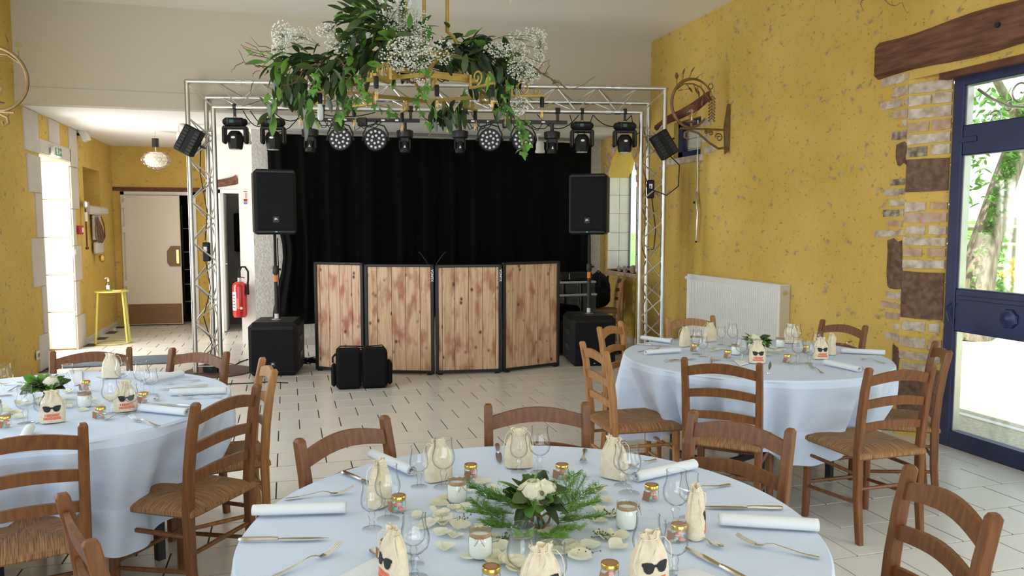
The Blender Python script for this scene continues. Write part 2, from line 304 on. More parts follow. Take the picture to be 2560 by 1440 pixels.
class Proto:      # first use moves the original, later uses copy it
    def __init__(s,root): s.t=tree(root); s.used=False
    def put(s,loc,rz,label,group=None):
        if not s.used:
            s.used=True; o=s.t[0]; o.location=loc; o.rotation_euler=(o.rotation_euler[0],o.rotation_euler[1],rz); o['label']=label
            if group: o['group']=group
            return o
        return dup(s.t,loc,rz,label,group)
def textmesh(txt,size,m,name='lettering',extrude=.0004,align='CENTER',fn=None,parent=None,spacing=1.0,bold=0):
    cu=bpy.data.curves.new(name,'FONT'); cu.body=txt; cu.size=size; cu.extrude=extrude; cu.align_x=align; cu.align_y='CENTER'; cu.resolution_u=2; cu.space_line=spacing; cu.offset=bold
    to=bpy.data.objects.new(name,cu); COL.objects.link(to); dg=bpy.context.evaluated_depsgraph_get(); me=bpy.data.meshes.new_from_object(to.evaluated_get(dg))
    bpy.data.objects.remove(to); me.materials.clear(); me.materials.append(m)
    if fn:
        for v in me.vertices: v.co=fn(v.co)
    o=bpy.data.objects.new(name,me); COL.objects.link(o); o.parent=parent; return o
def spiral(c,r0,r1,turns,a0,n=30,plane='xz',sgn=1):
    out=[]
    for i in range(n+1):
        t=i/n; r=r0+(r1-r0)*t; a=a0+sgn*turns*2*PI*t; x,y=r*math.cos(a),r*math.sin(a)
        out.append((c[0]+x,c[1],c[2]+y) if plane=='xz' else (c[0],c[1]+x,c[2]+y))
    return out
rnd=random.Random(7)
XR=4.34; XL=-2.57; YH=8.92; ZC=3.80; ZL=2.77; YB=10.5; YF=13.3
# ================================================ SETTING
def struct(name,mb,m,parent=None,smooth=False):
    o=mb.build(name,m,parent,smooth)
    if parent is None: o['kind']='structure'
    return o
# floor: grout bed with single tiles on it
fl=struct('floor',MB().bb((-3.2,-3.1,-.12),(4.52,13.6,-.005)),M['grout'])
TP=.3115; tiles=[]
for i in range(-22,33):
    y0=7.025-TP*(i+1)
    if y0<-3 or y0>13.3: continue
    off=.37 if i%2==0 else .215
    for k in range(-12,14):
        x0=off+k*TP
        if x0>XR+.1 or x0<XL-.6: continue
        if x0<XL-.1 and not (9.4<y0<11): continue
        p=proj((x0+TP/2,y0+TP/2,0)); vis=p[2]>.5 and -60<p[0]<2620 and p[1]<1500
        hid= vis and ((p[1]>1130 and 560<p[0]<2050) or (p[1]>1000 and p[0]<560) or (1600<p[0]<2200 and 880<p[1]<1000) or (790<p[0]<1390 and p[1]<915))
        tiles.append((0 if (vis and not hid) else 1, p[2] if vis else 99,x0,y0))
tiles.sort()
tm=MB().box((TP/2,TP/2,-.0035),(TP-.0085,TP-.0085,.009),None,.0012).mesh('tile',M['tile'])
st=MB()
for n_,(a,b,x0,y0) in enumerate(tiles):
    if n_<300:
        o=bpy.data.objects.new('tile',tm); COL.objects.link(o); o.parent=fl; o.location=(x0,y0,rnd.uniform(-.0006,.0006))
    else: st.box((x0+TP/2,y0+TP/2,-.0035),(TP-.0085,TP-.0085,.009))
o=st.build('distant_tiles',M['tile'],fl); o['kind']='stuff'
# main ceiling, header wall over the stage and the low ceiling behind it
struct('ceiling',MB().bb((-2.8,-3.1,ZC),(4.6,YH+.3,ZC+.2)),M['ceil'])
hw=MB().bb((XL,YH,2.93),(XR,YH+.15,ZC)); hw.bb((XL,YH-.012,ZL-.004),(XR,YH+.15,2.93)); struct('wall_header',hw,M['header'])
struct('ceiling_low',MB().bb((-3.2,YH+.002,ZL+.001),(4.6,13.6,ZL+.2)),M['white'])
# right wall with glazed door opening, small high window and arched window
DY0,DY1=2.3,4.72; DZ=2.60
rw=MB()
rw.bb((XR,-3.1,0),(XR+.35,-.6,ZC)); rw.bb((XR,-.6,2.6),(XR+.35,2.0,ZC)); rw.bb((XR,2.0,0),(XR+.35,DY0,ZC)); rw.bb((XR,DY0,DZ),(XR+.35,DY1,ZC))
WY0,WY1,WZ0,WZ1=7.68,8.30,2.33,2.74
rw.bb((XR,DY1,0),(XR+.35,WY0,ZC)); rw.bb((XR,WY0,0),(XR+.35,WY1,WZ0)); rw.bb((XR,WY0,WZ1),(XR+.35,WY1,ZC)); rw.bb((XR,WY1,0),(XR+.35,9.28,ZC))
AY0,AY1,AZ0,AZ1=9.28,10.24,.93,2.08
rw.bb((XR,AY0,0),(XR+.35,AY1,AZ0)); rw.bb((XR,AY1,0),(XR+.35,YB+.2,ZC))
N=14; ac=(AY0+AY1)/2; ar=(AY1-AY0)/2
for i in range(N):
    a0=PI*i/N; a1=PI*(i+1)/N; y0=ac+ar*math.cos(a0); y1=ac+ar*math.cos(a1); z0=AZ1+ar*1.12*math.sin(a0); z1=AZ1+ar*1.12*math.sin(a1)
    v=[(XR,y0,z0),(XR,y1,z1),(XR,y1,ZC),(XR,y0,ZC),(XR+.35,y0,z0),(XR+.35,y1,z1),(XR+.35,y1,ZC),(XR+.35,y0,ZC)]
    rw.add(v,[(0,1,2,3),(7,6,5,4),(0,4,5,1)])
RW=struct('wall_right',rw,M['plaster'])
# left wall with the entrance opening and a niche
EY0,EY1,EZ=9.62,10.86,2.33
lw=MB(); T=.42
lw.bb((XL-T,-3.1,0),(XL,.8,ZC)); lw.bb((XL-T,.8,0),(XL,3.6,.9)); lw.bb((XL-T,.8,2.9),(XL,3.6,ZC)); lw.bb((XL-T,3.6,0),(XL,4.4,ZC)); lw.bb((XL-T,4.4,0),(XL,6.7,.4)); lw.bb((XL-T,4.4,2.8),(XL,6.7,ZC)); lw.bb((XL-T,6.7,0),(XL,EY0,ZC)); lw.bb((XL-T,EY0,EZ),(XL,EY1,ZC))  # opening furthest along before the entrance is added, lets the fill lamp in
NY0,NY1,NZ0,NZ1=11.50,12.45,1.84,2.33
lw.bb((XL-T,EY1,0),(XL,NY0,ZC)); lw.bb((XL-T,NY0,0),(XL,NY1,NZ0)); lw.bb((XL-T,NY0,NZ1),(XL,NY1,ZC)); lw.bb((XL-T,NY1,0),(XL,13.5,ZC)); lw.bb((XL-T-.1,NY0,NZ0),(XL-.36,NY1,NZ1))
LW=struct('wall_left',lw,M['plaster'])
# far wall of the hall: door opening x -2.43..-1.1, z<2.06
fw=MB(); fw.bb((XL,YF,2.08),(-.9,YF+.2,ZL)); fw.bb((XL,YF,0),(-2.46,YF+.2,2.08)); fw.bb((-1.40,YF,0),(-.9,YF+.2,2.08)); struct('wall_far',fw,M['plaster'])
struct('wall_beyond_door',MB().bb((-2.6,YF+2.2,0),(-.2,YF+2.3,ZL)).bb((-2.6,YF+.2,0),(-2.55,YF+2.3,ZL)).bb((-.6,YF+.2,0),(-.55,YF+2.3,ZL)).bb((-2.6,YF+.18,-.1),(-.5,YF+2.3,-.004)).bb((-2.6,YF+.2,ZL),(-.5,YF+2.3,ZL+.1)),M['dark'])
# white wall with a small door and the pier in front of it
ww=MB(); ww.bb((-1.06,12,0),(-.95,12.12,ZL)); ww.bb((-.95,12,2.06),(-.66,12.12,ZL)); ww.bb((-.66,12,0),(-.4,12.12,ZL)); ww.bb((-1.06,12.1,0),(-1.0,YF,ZL)); ww.bb((-.60,10.8,0),(-.415,12.1,ZL)); struct('wall_hall_white',ww,M['white'])
struct('wall_closet',MB().bb((-.95,12.12,0),(-.90,13.2,2.2)).bb((-.95,13.0,0),(-.45,13.1,2.2)).bb((-.5,12.12,0),(-.45,13.1,2.2)),M['hallgrey'])
bw=MB(); bw.bb((-.415,YB,0),(XR,YB+.2,ZL)); bw.bb((-.414,YB+.2,0),(-.38,YB+.6,ZL)); struct('wall_back',bw,M['rough_white'])
# rear of the room: piers and glazing behind the photographer
rr=MB(); rr.bb((-2.8,-3.3,2.9),(4.6,-3.1,ZC)); rr.bb((-2.8,-3.3,0),(4.6,-3.1,.4)); 
for x in(-2.75,-.2,2.2,4.4): rr.bb((x-.12,-3.3,.4),(x+.12,-3.1,2.9))
struct('wall_rear',rr,M['plaster'])
# skirting tiles: right wall, hall left wall, back wall
sk=thing('baseboard_right'); sk['kind']='structure'
smesh=MB().box((0,0,.045),(.012,.30,.09),None,.002).mesh('skirting_tile',M['skirt'])
def skirt(par,xx,y,rz=0):
    o=bpy.data.objects.new('skirting_tile',smesh); COL.objects.link(o); o.parent=par; o.location=(xx,y,0); o.rotation_euler=(0,0,rz)
for i in range(18): skirt(sk,XR-.006,4.9+.305*i)
sl=thing('baseboard_left'); sl['kind']='structure'
for i in range(8): skirt(sl,XL+.006,11.02+.305*i)
sb=thing('baseboard_back'); sb['kind']='structure'
for i in range(15): skirt(sb,-.25+.305*i,YB-.006,PI/2)
# ---- brick and stone pieces round the glazed door
def wallpiece(name,y0,y1,z0,z1,m,par=RW,x=XR,d=.005,jit=.003):
    if par is RW and x==XR and y0<DY1: y0=DY1
    if y1-y0<.03: y1=y0+.05
    dy=(y1-y0); pts=[]
    n=12
    for i in range(n):     # slightly irregular rounded outline
        a=2*PI*(i+.5)/n; cx_=math.copysign(min(1,abs(math.cos(a))*1.6),math.cos(a)); cz_=math.copysign(min(1,abs(math.sin(a))*1.7),math.sin(a))
        pts.append(((y0+y1)/2+cx_*dy/2+rnd.uniform(-jit,jit),(z0+z1)/2+cz_*(z1-z0)/2+rnd.uniform(-jit,jit)))
    v=[(x-d,(p[0]-(y0+y1)/2)*.97+(y0+y1)/2,(p[1]-(z0+z1)/2)*.96+(z0+z1)/2) for p in pts]+[(x+.01,p[0],p[1]) for p in pts]
    f=[tuple(range(n-1,-1,-1))]+[(i,(i+1)%n,(i+1)%n+n,i+n) for i in range(n)]
    return MB().add(v,f).build(name,m,par)
def px_yz(x,y): p=at(x,y,0,XR); return p.y,p.z
def pz(x0,y0,x1,y1): # zoomed-image rectangle on the wall left of the jamb (2060 + x/2.25)
    X0,X1,Y0,Y1=2060+x0/2.25,2060+x1/2.25,y0/2.25,y1/2.25; return prect(X0,Y0,X1,Y1)
def prect(X0,Y0,X1,Y1):
    xc=(X0+X1)/2; m=abs(((Y0+Y1)/2-565)/(xc-700)); hw=m*(X1-X0)/2; hw=0; ya=px_yz(X0,(Y0+Y1)/2)[0]; yb=px_yz(X1,(Y0+Y1)/2)[0]; za=px_yz(xc,Y0+hw)[1]; zb=px_yz(xc,Y1-hw)[1]; return min(ya,yb),max(ya,yb),min(za,zb),max(za,zb)
    return min(a[0],b[0]),max(a[0],b[0]),min(a[1],b[1]),max(a[1],b[1])
for (x0,y0,x1,y1,m) in [(325,425,455,475,'brickw'),(462,405,522,440,'brickp'),(390,478,523,532,'brickw'),(318,562,440,612,'brickw'),(455,540,522,582,'brickw'),(390,608,522,662,'brickp'),(455,665,520,706,'brickw'),
    (382,728,516,782,'brickd'),(375,1000,500,1040,'brickd'),(342,1062,422,1102,'brickw'),(440,1055,496,1092,'brickd'),(370,1118,496,1156,'brickw'),(333,1175,424,1218,'brickd'),(432,1172,492,1210,'brickw'),
    (355,1235,492,1272,'brickp'),(287,1292,418,1330,'brickw'),(425,1285,488,1322,'brickw')]:
    wallpiece('brick',*pz(x0,y0+4,x1,y1),M[m])
wallpiece('stone',*pz(412,800,522,925),M['rust'],jit=.012); wallpiece('stone',*pz(360,1345,484,1625),M['rust'],jit=.015)
def pz8(x0,y0,x1,y1):
    return prect(2160+x0*.375,640+y0*.375,2160+x1*.375,640+y1*.375)
    return min(a[0],b[0]),max(a[0],b[0]),min(a[1],b[1]),max(a[1],b[1])
for (x0,y0,x1,y1,m) in [(148,238,292,290,'brickw'),(115,298,210,345,'brickp'),(226,318,290,355,'brickp'),(143,375,292,425,'brickp'),(222,452,290,500,'brickw'),(143,510,270,562,'brickw')]:
    wallpiece('brick',*pz8(x0,y0+4,x1,y1),M[m])
wallpiece('stone',*pz8(185,600,285,890),M['rust'],jit=.012)
# jamb: the return of the wall between its corner and the door frame
JX=XR+.12; JY=4.44
jm=MB(); jm.add([(XR,DY1,0),(JX,JY,0),(JX,JY,DZ),(XR,DY1,DZ)],[(0,1,2,3)]); JW=struct('wall_jamb',jm,M['plaster'])
rj=[('w',2.50,2.575,0,1),('w',2.41,2.48,0,.52),('w',2.41,2.48,.56,1),('w',2.315,2.39,0,1),('w',2.225,2.295,0,.5),('w',2.225,2.295,.58,1),('w',2.14,2.205,0,1),('d',2.05,2.12,0,.48),('w',2.055,2.12,.58,1),
 ('s',1.80,2.03,0,1),('w',1.66,1.72,0,.5),('w',1.665,1.72,.62,1),('w',1.575,1.64,0,1),('w',1.49,1.55,.05,.5),('w',1.49,1.55,.6,1),('w',1.41,1.47,0,1),('p',1.325,1.39,0,.45),('w',1.33,1.39,.6,1),('w',1.245,1.305,0,1),
 ('s',.88,1.22,0,1),('w',.79,.85,.05,.6),('w',.79,.85,.7,.95),('w',.67,.74,0,.62),('p',.67,.74,.7,1),('w',.575,.635,0,1),('w',.49,.55,.1,.9),('s',.12,.46,0,1)]
nj=Vector((JX-XR,JY-DY1,0)); nl=nj.length; nd=nj/nl; nn=Vector((nd.y,-nd.x,0)); 
for (k,z0,z1,a,b) in rj:
    m={'w':rnd.choice(['brickw','brickw','brickp']),'d':'brickd','s':'rust','p':'brickp'}[k]; j=lambda:rnd.uniform(-.006,.006)
    P0=Vector((XR,DY1,0))+nd*(nl*(a*.96+.02)); P1=Vector((XR,DY1,0))+nd*(nl*(b*.96+.02)); ow=nn*.008
    pts=[P0+Vector((0,0,z0+j())),P0*.5+P1*.5+Vector((0,0,z0+j())),P1+Vector((0,0,z0+j())),P1+Vector((0,0,z1+j())),P0*.5+P1*.5+Vector((0,0,z1+j())),P0+Vector((0,0,z1+j()))]
    MB().add([p+ow for p in pts]+pts,[(0,1,2,3,4,5)]+[(i,i+6,(i+1)%6+6,(i+1)%6) for i in range(6)]).build('stone' if k=='s' else 'brick',M[m],JW)
# oak lintel over the door
b0=at(2190,198,0,XR-.03); bt=at(2190,108,0,XR-.03)
lb=MB(); ny=12
def lfn(u,v):
    a=2*PI*v; hz=(bt.z-b0.z)/2; z=(b0.z+bt.z)/2; sx=max(-1,min(1,1.5*math.cos(a)))*.15; sz=max(-1,min(1,1.5*math.sin(a)))*hz
    return (XR+.10+sx,b0.y-(b0.y-2.0)*u,z+sz+.012*math.sin(u*17+v*9))
lb.grid(lfn,18,12); lb.add([lfn(0,j/12) for j in range(12)],[tuple(range(12))])
LB=lb.build('door_lintel_beam',M['beam'],None,True,label='dark oak beam over the navy glazed door',cat='beam')
MB().cyl((XR-.065,3.95,2.80),(XR-.04,3.95,2.80),.018,8).build('iron_bolt',M['blackm'],LB)
MB().bb((XR+.02,2.3,2.56),(XR+.2,DY1-.25,2.62)).build('trim_1',M['lintel'])['kind']='structure'
# ---- navy glazed door
dr=thing('door_1'); dr['kind']='structure'; DX=JX
def py(x,y): p=at(x,y,0,DX); return p.y,p.z
za=2.575; z_t=2.50; z_m1=2.235; z_m2=2.03; z_l1=1.12; z_l2=.82; z_b=.12; fy=JY-.02; fi=4.335
fr=MB(); fr.bb((DX-.02,fi+.0,0),(DX+.06,fy,za),.006); fr.bb((DX-.02,2.3,z_t),(DX+.06,fi,za),.006); fr.build('frame_stile',M['navy'],dr)
MB().bb((DX-.015,2.3,z_m2),(DX+.055,fi,z_m1),.008).build('mid_rail',M['navy'],dr)
MB().bb((DX-.026,fi-.12,z_m2+.085),(DX-.01,fi-.0,z_m2+.125),.004).build('latch_box',M['navy'],dr)
lr=MB().bb((DX-.015,2.3,z_l2),(DX+.055,fi,z_l1),.008); lr.bb((DX-.03,2.3,z_l1-.075),(DX-.01,fi-.03,z_l1-.045),.004); lr.build('panel_rail',M['navy'],dr)
MB().bb((DX-.02,2.3,0),(DX+.06,fi,z_b),.006).build('bottom_rail',M['navy'],dr)
pr_=py(2528,797); g=MB(); g.lathe([(.0,.030),(.02,.028),(.035,.015),(.055,.012),(.06,0)],16,(DX-.02,pr_[0],pr_[1]),'x',mod=lambda k,z:1+.12*(k%2))
for v in range(len(g.v)): p=g.v[v]; g.v[v]=(DX-.02-(p[0]-(DX-.02)),p[1],p[2])
g.build('rosette',M['navy'],dr,True)
hd=[py(2391,757),py(2381,767),py(2379,782),py(2386,803)]; MB().tube([(DX-.045,a,b) for a,b in hd],.007,8).build('handle',M['navy'],dr,True)
for i,(a,b) in enumerate([(z_m1,z_t),(z_l1,z_m2),(z_b,z_l2)]):
    MB().bb((DX+.02,2.3,a),(DX+.024,fi,b)).build('pane',M['pane'],dr)
    MB().bb((DX+.0,fi-.018,a),(DX+.05,fi,b)).build('glazing_bead',M['alu'],dr)
# iron scrollwork outside the fanlight
ir=thing('iron_fanlight_grille',(0,0,0),0,'grey wrought iron scrollwork outside the upper pane of the navy door','grille'); IX=DX+.10
for (cx_,cz_,r0,tn,a0,sg) in [(4.0,2.42,.10,1.4,2.6,1),(3.80,2.30,.075,1.5,1.2,-1),(4.18,2.27,.05,1.4,.5,1),(3.62,2.42,.08,1.3,3.5,1),(3.9,2.46,.045,1.2,0,-1),(3.45,2.3,.08,1.4,1.0,1),(4.08,2.33,.04,1.2,2,-1),(3.70,2.47,.04,1.2,1,1)]:
    MB().tube(spiral((IX,cx_,cz_),r0,.012,tn,a0,26,'yz',sg),.006,6).build('scroll',M['alu'],ir,True)
MB().tube([(IX,4.33,2.48),(IX,4.22,2.40),(IX,4.08,2.33),(IX,3.92,2.30),(IX,3.76,2.33),(IX,3.60,2.38),(IX,3.4,2.36),(IX,3.1,2.42)],.010,8).build('main_bar',M['alu'],ir,True)
# ---- outdoors
struct('terrace',MB().bb((4.52,-6,-.12),(10.3,16,-.02)),M['concrete'])
struct('lawn',MB().bb((10.3,-12,-.14),(19,40,-.03)),M['grass']); struct('field',MB().bb((19,-60,-.16),(140,160,-.05)),M['field'])
MB().bb((5.35,4.0,-.02),(5.42,7.5,-.012)).build('drain_strip',M['paper'],None,label='pale strip across the concrete terrace outside the door',cat='strip')
oj=MB()
for k in range(9): oj.box((DX+.17,4.60+rnd.uniform(-.008,.008),.14+.285*k),(.19,.17,.27),None,.02)
OJ=oj.build('outer_jamb',M['brickp']); OJ['kind']='structure'
def limb(pts,rad,name,m,par,**k): return MB().tube(pts,rad,10).build(name,m,par,True,**k)
tb=at(2440,700,2,0); TD=11.5
def tp(x,y,Y): return at(x,y,1,Y)
d0=proj((9.6,8.0,0))
tr_=thing('garden_tree',(0,0,0),0,'leaning ivy-clad tree trunk standing beyond the terrace, seen through the door','tree')
TYp=8.6
tpts=[tp(2428,735,TYp),tp(2450,650,TYp),tp(2478,560,TYp),tp(2505,470,TYp),tp(2530,400,TYp),tp(2556,320,TYp),tp(2590,230,TYp),tp(2640,120,TYp)]
tpts[0].z=min(tpts[0].z,-.03); limb(tpts,[.27,.22,.19,.17,.16,.15,.13,.10],'trunk',M['bark'],tr_)
limb([tpts[5],tpts[5]+Vector((-.5,.1,.8)),tpts[5]+Vector((-1.1,.2,1.3))],[.07,.05,.03],'branch',M['bark'],tr_)
limb([tpts[6],tpts[6]+Vector((.7,.1,.7)),tpts[6]+Vector((1.6,-.2,1.3))],[.08,.06,.03],'branch',M['bark'],tr_)
def leaf_v(L,W,fold=.15,n=4,curl=.1):
    v=[];f=[]
    for i in range(n+1):
        t=i/n; w_=W*math.sin(PI*min(1,(t*.92+.04)))**.8/2; z=-curl*L*t*t; v+=[(-w_,L*t,z+fold*w_),(0,L*t,z),(w_,L*t,z+fold*w_)]
    for i in range(n): a=i*3; f+=[(a,a+1,a+4,a+3),(a+1,a+2,a+5,a+4)]
    return v,f
def ivy_v(s):
    o=[(0,0),(-.35,-.15),(-.5,.25),(-.22,.35),(-.12,.75),(0,1),(.12,.75),(.22,.35),(.5,.25),(.35,-.15)]
    v=[(0,.3*s,.06*s)]+[(x*s,y*s,-.05*s*abs(x)) for x,y in o]; return v,[(0,i,i%10+1) for i in range(1,11)]
def basis(d,roll=0):
    d=Vector(d).normalized(); x=d.cross(Vector((0,0,1)))
    if x.length<.05: x=Vector((1,0,0))
    x.normalize(); z=x.cross(d); m=Matrix((x,d,z)).transposed(); return m@Matrix.Rotation(roll,3,'Y')
def scatter(mb,vf,p,d,roll=0,s=1):
    m=basis(d,roll); mb.add([m@(Vector(q)*s)+Vector(p) for q in vf[0]],vf[1])
def stuffleaves(name,par,m,n,fn,vf,smin=.7,smax=1.3,down=0):
    mb=MB()
    for _ in range(n):
        p,d=fn(); scatter(mb,vf,p,d,rnd.uniform(-1,1),rnd.uniform(smin,smax))
    o=mb.build(name,m,par); o['kind']='stuff'; return o
def rd(dz=0): return Vector((rnd.gauss(0,1),rnd.gauss(0,1),rnd.gauss(0,1)+dz))
def crown(c,r):
    def f():
        d=rd().normalized(); q=Vector(c)+Vector((d.x*r[0],d.y*r[1],d.z*r[2]))*rnd.uniform(.4,1); return q,rd(-.4)
    return f
stuffleaves('crown',tr_,M['ivy'],1500,crown(tp(2580,110,TYp)+Vector((.9,0,.9)),(2.6,1.4,1.2)),leaf_v(.13,.06))
stuffleaves('low_leaves',tr_,M['ivy'],220,crown(tp(2440,270,TYp),(.8,.5,.45)),leaf_v(.13,.06))
stuffleaves('hanging_leaves',tr_,M['leafb'],60,crown(tp(2425,440,TYp),(.3,.3,.5)),leaf_v(.12,.05))
def ivyon():
    i=rnd.randint(0,5); t=rnd.random(); q=tpts[i].lerp(tpts[i+1],t); return q+Vector((-.16,-.12,0))+Vector((rnd.uniform(-.06,.08),rnd.uniform(-.05,.05),rnd.uniform(-.1,.1))),rd()
stuffleaves('trunk_ivy',tr_,M['ivy'],420,ivyon,ivy_v(.09))
fe=thing('garden_fence',(0,0,0),0,'weathered post and rail fence beyond the leaning tree','fence')
for (yy) in (568,612,665):
    a=tp(2380,yy,11.2); b=tp(2700,yy+4,11.2); MB().tube([a-Vector((1.5,0,0)),a,b,b+Vector((3,0,0))],.055,8).build('rail',M['fence'],fe,True)
for xx in (2395,2535,2650):
    a=tp(xx,560,11.3); MB().cyl((a.x,a.y,-.05),(a.x,a.y,a.z+.12),.06,8).build('post',M['fence'],fe,True)
def bushf(x,y,Y,r):
    c=tp(x,y,Y); return crown(c,r)
for (x,y,Y,r,m,n,lab) in [(2470,640,12.4,(1.6,.5,.35),'fern',500,'low green shrubs growing along the rails of the garden fence'),(2560,700,9.2,(.28,.3,.42),'flower',260,'shrub of yellow blossom beside the fence, right edge of the view'),(2470,715,9.6,(1.2,.5,.12),'fern',420,'tuft of tall grass at the foot of the leaning tree')]:
    s=thing('garden_shrub',(0,0,0),0,lab,'shrub'); stuffleaves('foliage',s,M[m],n,bushf(x,y,Y,r),leaf_v(.13,.05)); c=tp(x,y,Y); MB().cyl((c.x,c.y,-.05),(c.x,c.y,c.z),.02,6).build('stem',M['stem'],s)
hl=MB()
for i in range(40): a=i/39; hl.sph((60+70*a,40-90*a+70,-.5),6,8,5,(1.4,1.4,.42+.1*math.sin(i*2.3)))
o=hl.build('distant_tree_line',M['grass'],None,True); o['kind']='stuff'; tag(o,'hazy line of trees on the horizon past the field','trees')
# ---- entrance on the left: quoins, reveal blocks, lintel stones, glazing edge
def block(name,a,b,m,par,bev=.006): return MB().bb(a,b,bev).build(name,m,par)
zq=[(0,.36,.16),(.365,.90,.02),(.905,1.38,.20),(1.385,1.86,.04),(1.865,2.33,.22),(2.335,2.76,.02)]
for i,(z0,z1,e) in enumerate([(0,.38,.33),(.385,.90,.14),(.905,1.42,.42),(1.425,1.90,.22),(1.905,2.30,.44)]): block('quoin_stone',(XL-.02,EY0-e,z0),(XL+.014,EY0+.01,z1),M['lime'],LW)
for i,(z0,z1,e) in enumerate([(0,.42,.40),(.425,.86,.16),(.865,1.30,.34),(1.305,1.76,.14),(1.765,2.28,.34)]): block('quoin_stone',(XL-.02,EY1-.01,z0),(XL+.014,EY1+e,z1),M['lime'],LW)
for (y0,y1,z0,z1) in [(EY0-.5,EY0-.02,2.33,2.765),(EY0-.02,EY1+.02,2.335,2.50),(EY0+.38,EY0+.80,2.50,2.765),(EY1-.02,EY1+.36,2.29,2.765)]: block('lintel_stone',(XL-.02,y0,z0),(XL+.014,y1,z1),M['lime'],LW)
for k in range(5): block('reveal_block',(XL-.41,EY1-.03,.02+.465*k),(XL-.005,EY1+.005,.475+.465*k),M['lime2'],LW)
ed=thing('door_2'); ed['kind']='structure'
MB().bb((XL-.36,EY0+.02,0),(XL-.32,EY1-.03,.05)).bb((XL-.37,EY1-.07,0),(XL-.31,EY1-.03,EZ)).build('frame_stile',M['navy'],ed)
MB().tube([(XL-.02,EY0+.02,.03),(XL-.02,EY0+.02,EZ)],.016,10).build('edge_tube',M['alu'],ed,True)
MB().bb((XL-.345,EY0+.03,.05),(XL-.34,EY1-.07,EZ)).build('pane',M['pane'],ed)
# ---- hall door
hd_=thing('door_3'); hd_['kind']='structure'
fr=MB(); fr.bb((-2.46,YF-.03,0),(-2.41,YF+.06,2.08)); fr.bb((-2.46,YF-.03,2.03),(-1.38,YF+.06,2.08)); fr.bb((-1.42,YF-.03,0),(-1.38,YF+.06,2.08)); fr.build('door_frame',M['white'],hd_)
a0=Vector((-2.40,YF-.05,0)); ang=R(-5.5)
def leafbox(name,x0,x1,z0,z1,d0,d1,m,par): 
    mb=MB().bb((x0,d0,z0),(x1,d1,z1)); Mx=Matrix.Translation(a0)@Matrix.Rotation(ang,4,'Z'); mb.v=[tuple(Mx@Vector(p)) for p in mb.v]; return mb.build(name,m,par)
leafbox('door_leaf',0,.80,.02,2.02,-.04,0,M['doorw'],hd_); leafbox('kick_plate',.01,.79,.03,.34,-.046,-.04,M['kick'],hd_)
hp=MB().prism([(.60,.98),(.64,.92),(.795,.92),(.795,1.24),(.66,1.24),(.60,1.16)],.008,Matrix.Translation(a0)@Matrix.Rotation(ang,4,'Z')@Matrix.Translation((0,-.052,0))); hp.build('hand_plate',M['kick'],hd_)
h=leafbox('door_handle',.74,.775,.97,1.18,-.062,-.052,M['brass'],hd_); 
for z in(.62,1.45,1.82): leafbox('hinge',-.03,.01,z,z+.09,-.05,.0,M['cream'],hd_)
MB().bb((XL,YF-.015,2.09),(-1.06,YF+.01,2.15)).build('trim_2',M['beam'])['kind']='structure'
# things glimpsed in the dark room beyond: shelving with a green bottle
sh=thing('storage_rack',(-1.52,YF+1.2,0),0,'wire storage rack in the dark room behind the open hall door','rack')
for z in(.25,.55,.8,1.1,1.5): MB().bb((-.2,-.15,z),(.3,.15,z+.012)).build('shelf',M['alu'],sh)
for x in(-.2,.3): MB().cyl((x,-.15,0),(x,-.15,1.9),.012,6).build('upright',M['alu'],sh)
# small door in the white wall
d4=thing('door_4'); d4['kind']='structure'
f4=MB(); f4.bb((-.97,11.97,0),(-.915,12.1,2.07)); f4.bb((-.97,11.97,2.02),(-.66,12.1,2.07)); f4.build('door_frame',M['white'],d4)
MB().bb((-.915,12.0,.02),(-.885,12.7,2.02)).build('door_leaf',M['white'],d4); MB().cyl((-.90,12.05,1.0),(-.85,12.05,1.0),.008,8).build('door_handle',M['chrome'],d4)
lt=MB().tube([(-.98,11.98,2.15),(-.85,11.97,2.17),(-.72,11.97,2.20),(-.665,11.97,2.23)],[.05,.055,.06,.065],8); lt.build('timber_lintel',M['beam'],None,True,label='rough brown timber lintel above the small white-framed doorway',cat='beam')
MB().bb((-.80,12.9,1.15),(-.60,12.99,1.75),.02).build('dark_bag',M['fabricblack'],None,label='dark bag hanging on the grey wall inside the small doorway',cat='bag')
# ---- arched window on the right: bricks, quoins, sill, frame
for i in range(11):
    a=PI*(i+.5)/11; r0=ar+.0; r1=ar+.16; w_=.10
    c1=(ac+(r0+r1)/2*math.cos(a),AZ1+((r0+r1)/2)*1.12*math.sin(a)); mm=Matrix.Rotation(-(a-PI/2),3,'X') if 0 else Matrix.Rotation(a-PI/2,3,'X')
    MB().box((XR-.004,c1[0],c1[1]),(.03,w_*.92,r1-r0),mm,.008).build('arch_brick',M['brickp'] if i%3 else M['brickw'],RW)
for i,(z0,z1,e) in enumerate([(.96,1.18,.05),(1.185,1.40,.10),(1.405,1.62,.05),(1.625,1.84,.11),(1.845,2.06,.05)]): block('quoin_stone',(XR-.012,AY0-.02-e,z0),(XR+.02,AY0+.0,z1),M['lime2'],RW)
for k in range(6):
    for h2 in range(2): block('reveal_block',(XR+.005+.17*h2,AY1-.02,.945+.26*k),(XR+.17+.17*h2,AY1+.004,1.20+.26*k),M['lime2'],RW,.003)
wi=thing('window_1'); wi['kind']='structure'
MB().bb((XR+.30,AY0,AZ0),(XR+.34,AY0+.05,AZ1+.5)).bb((XR+.32,AY1-.04,AZ0),(XR+.34,AY1-.0,AZ1+.3)).bb((XR+.30,AY0,AZ0),(XR+.34,AY1,AZ0+.05)).build('window_frame',M['navy'],wi)
MB().bb((XR+.31,AY0,AZ0),(XR+.315,AY1,AZ1+.55)).build('pane',M['pane'],wi)
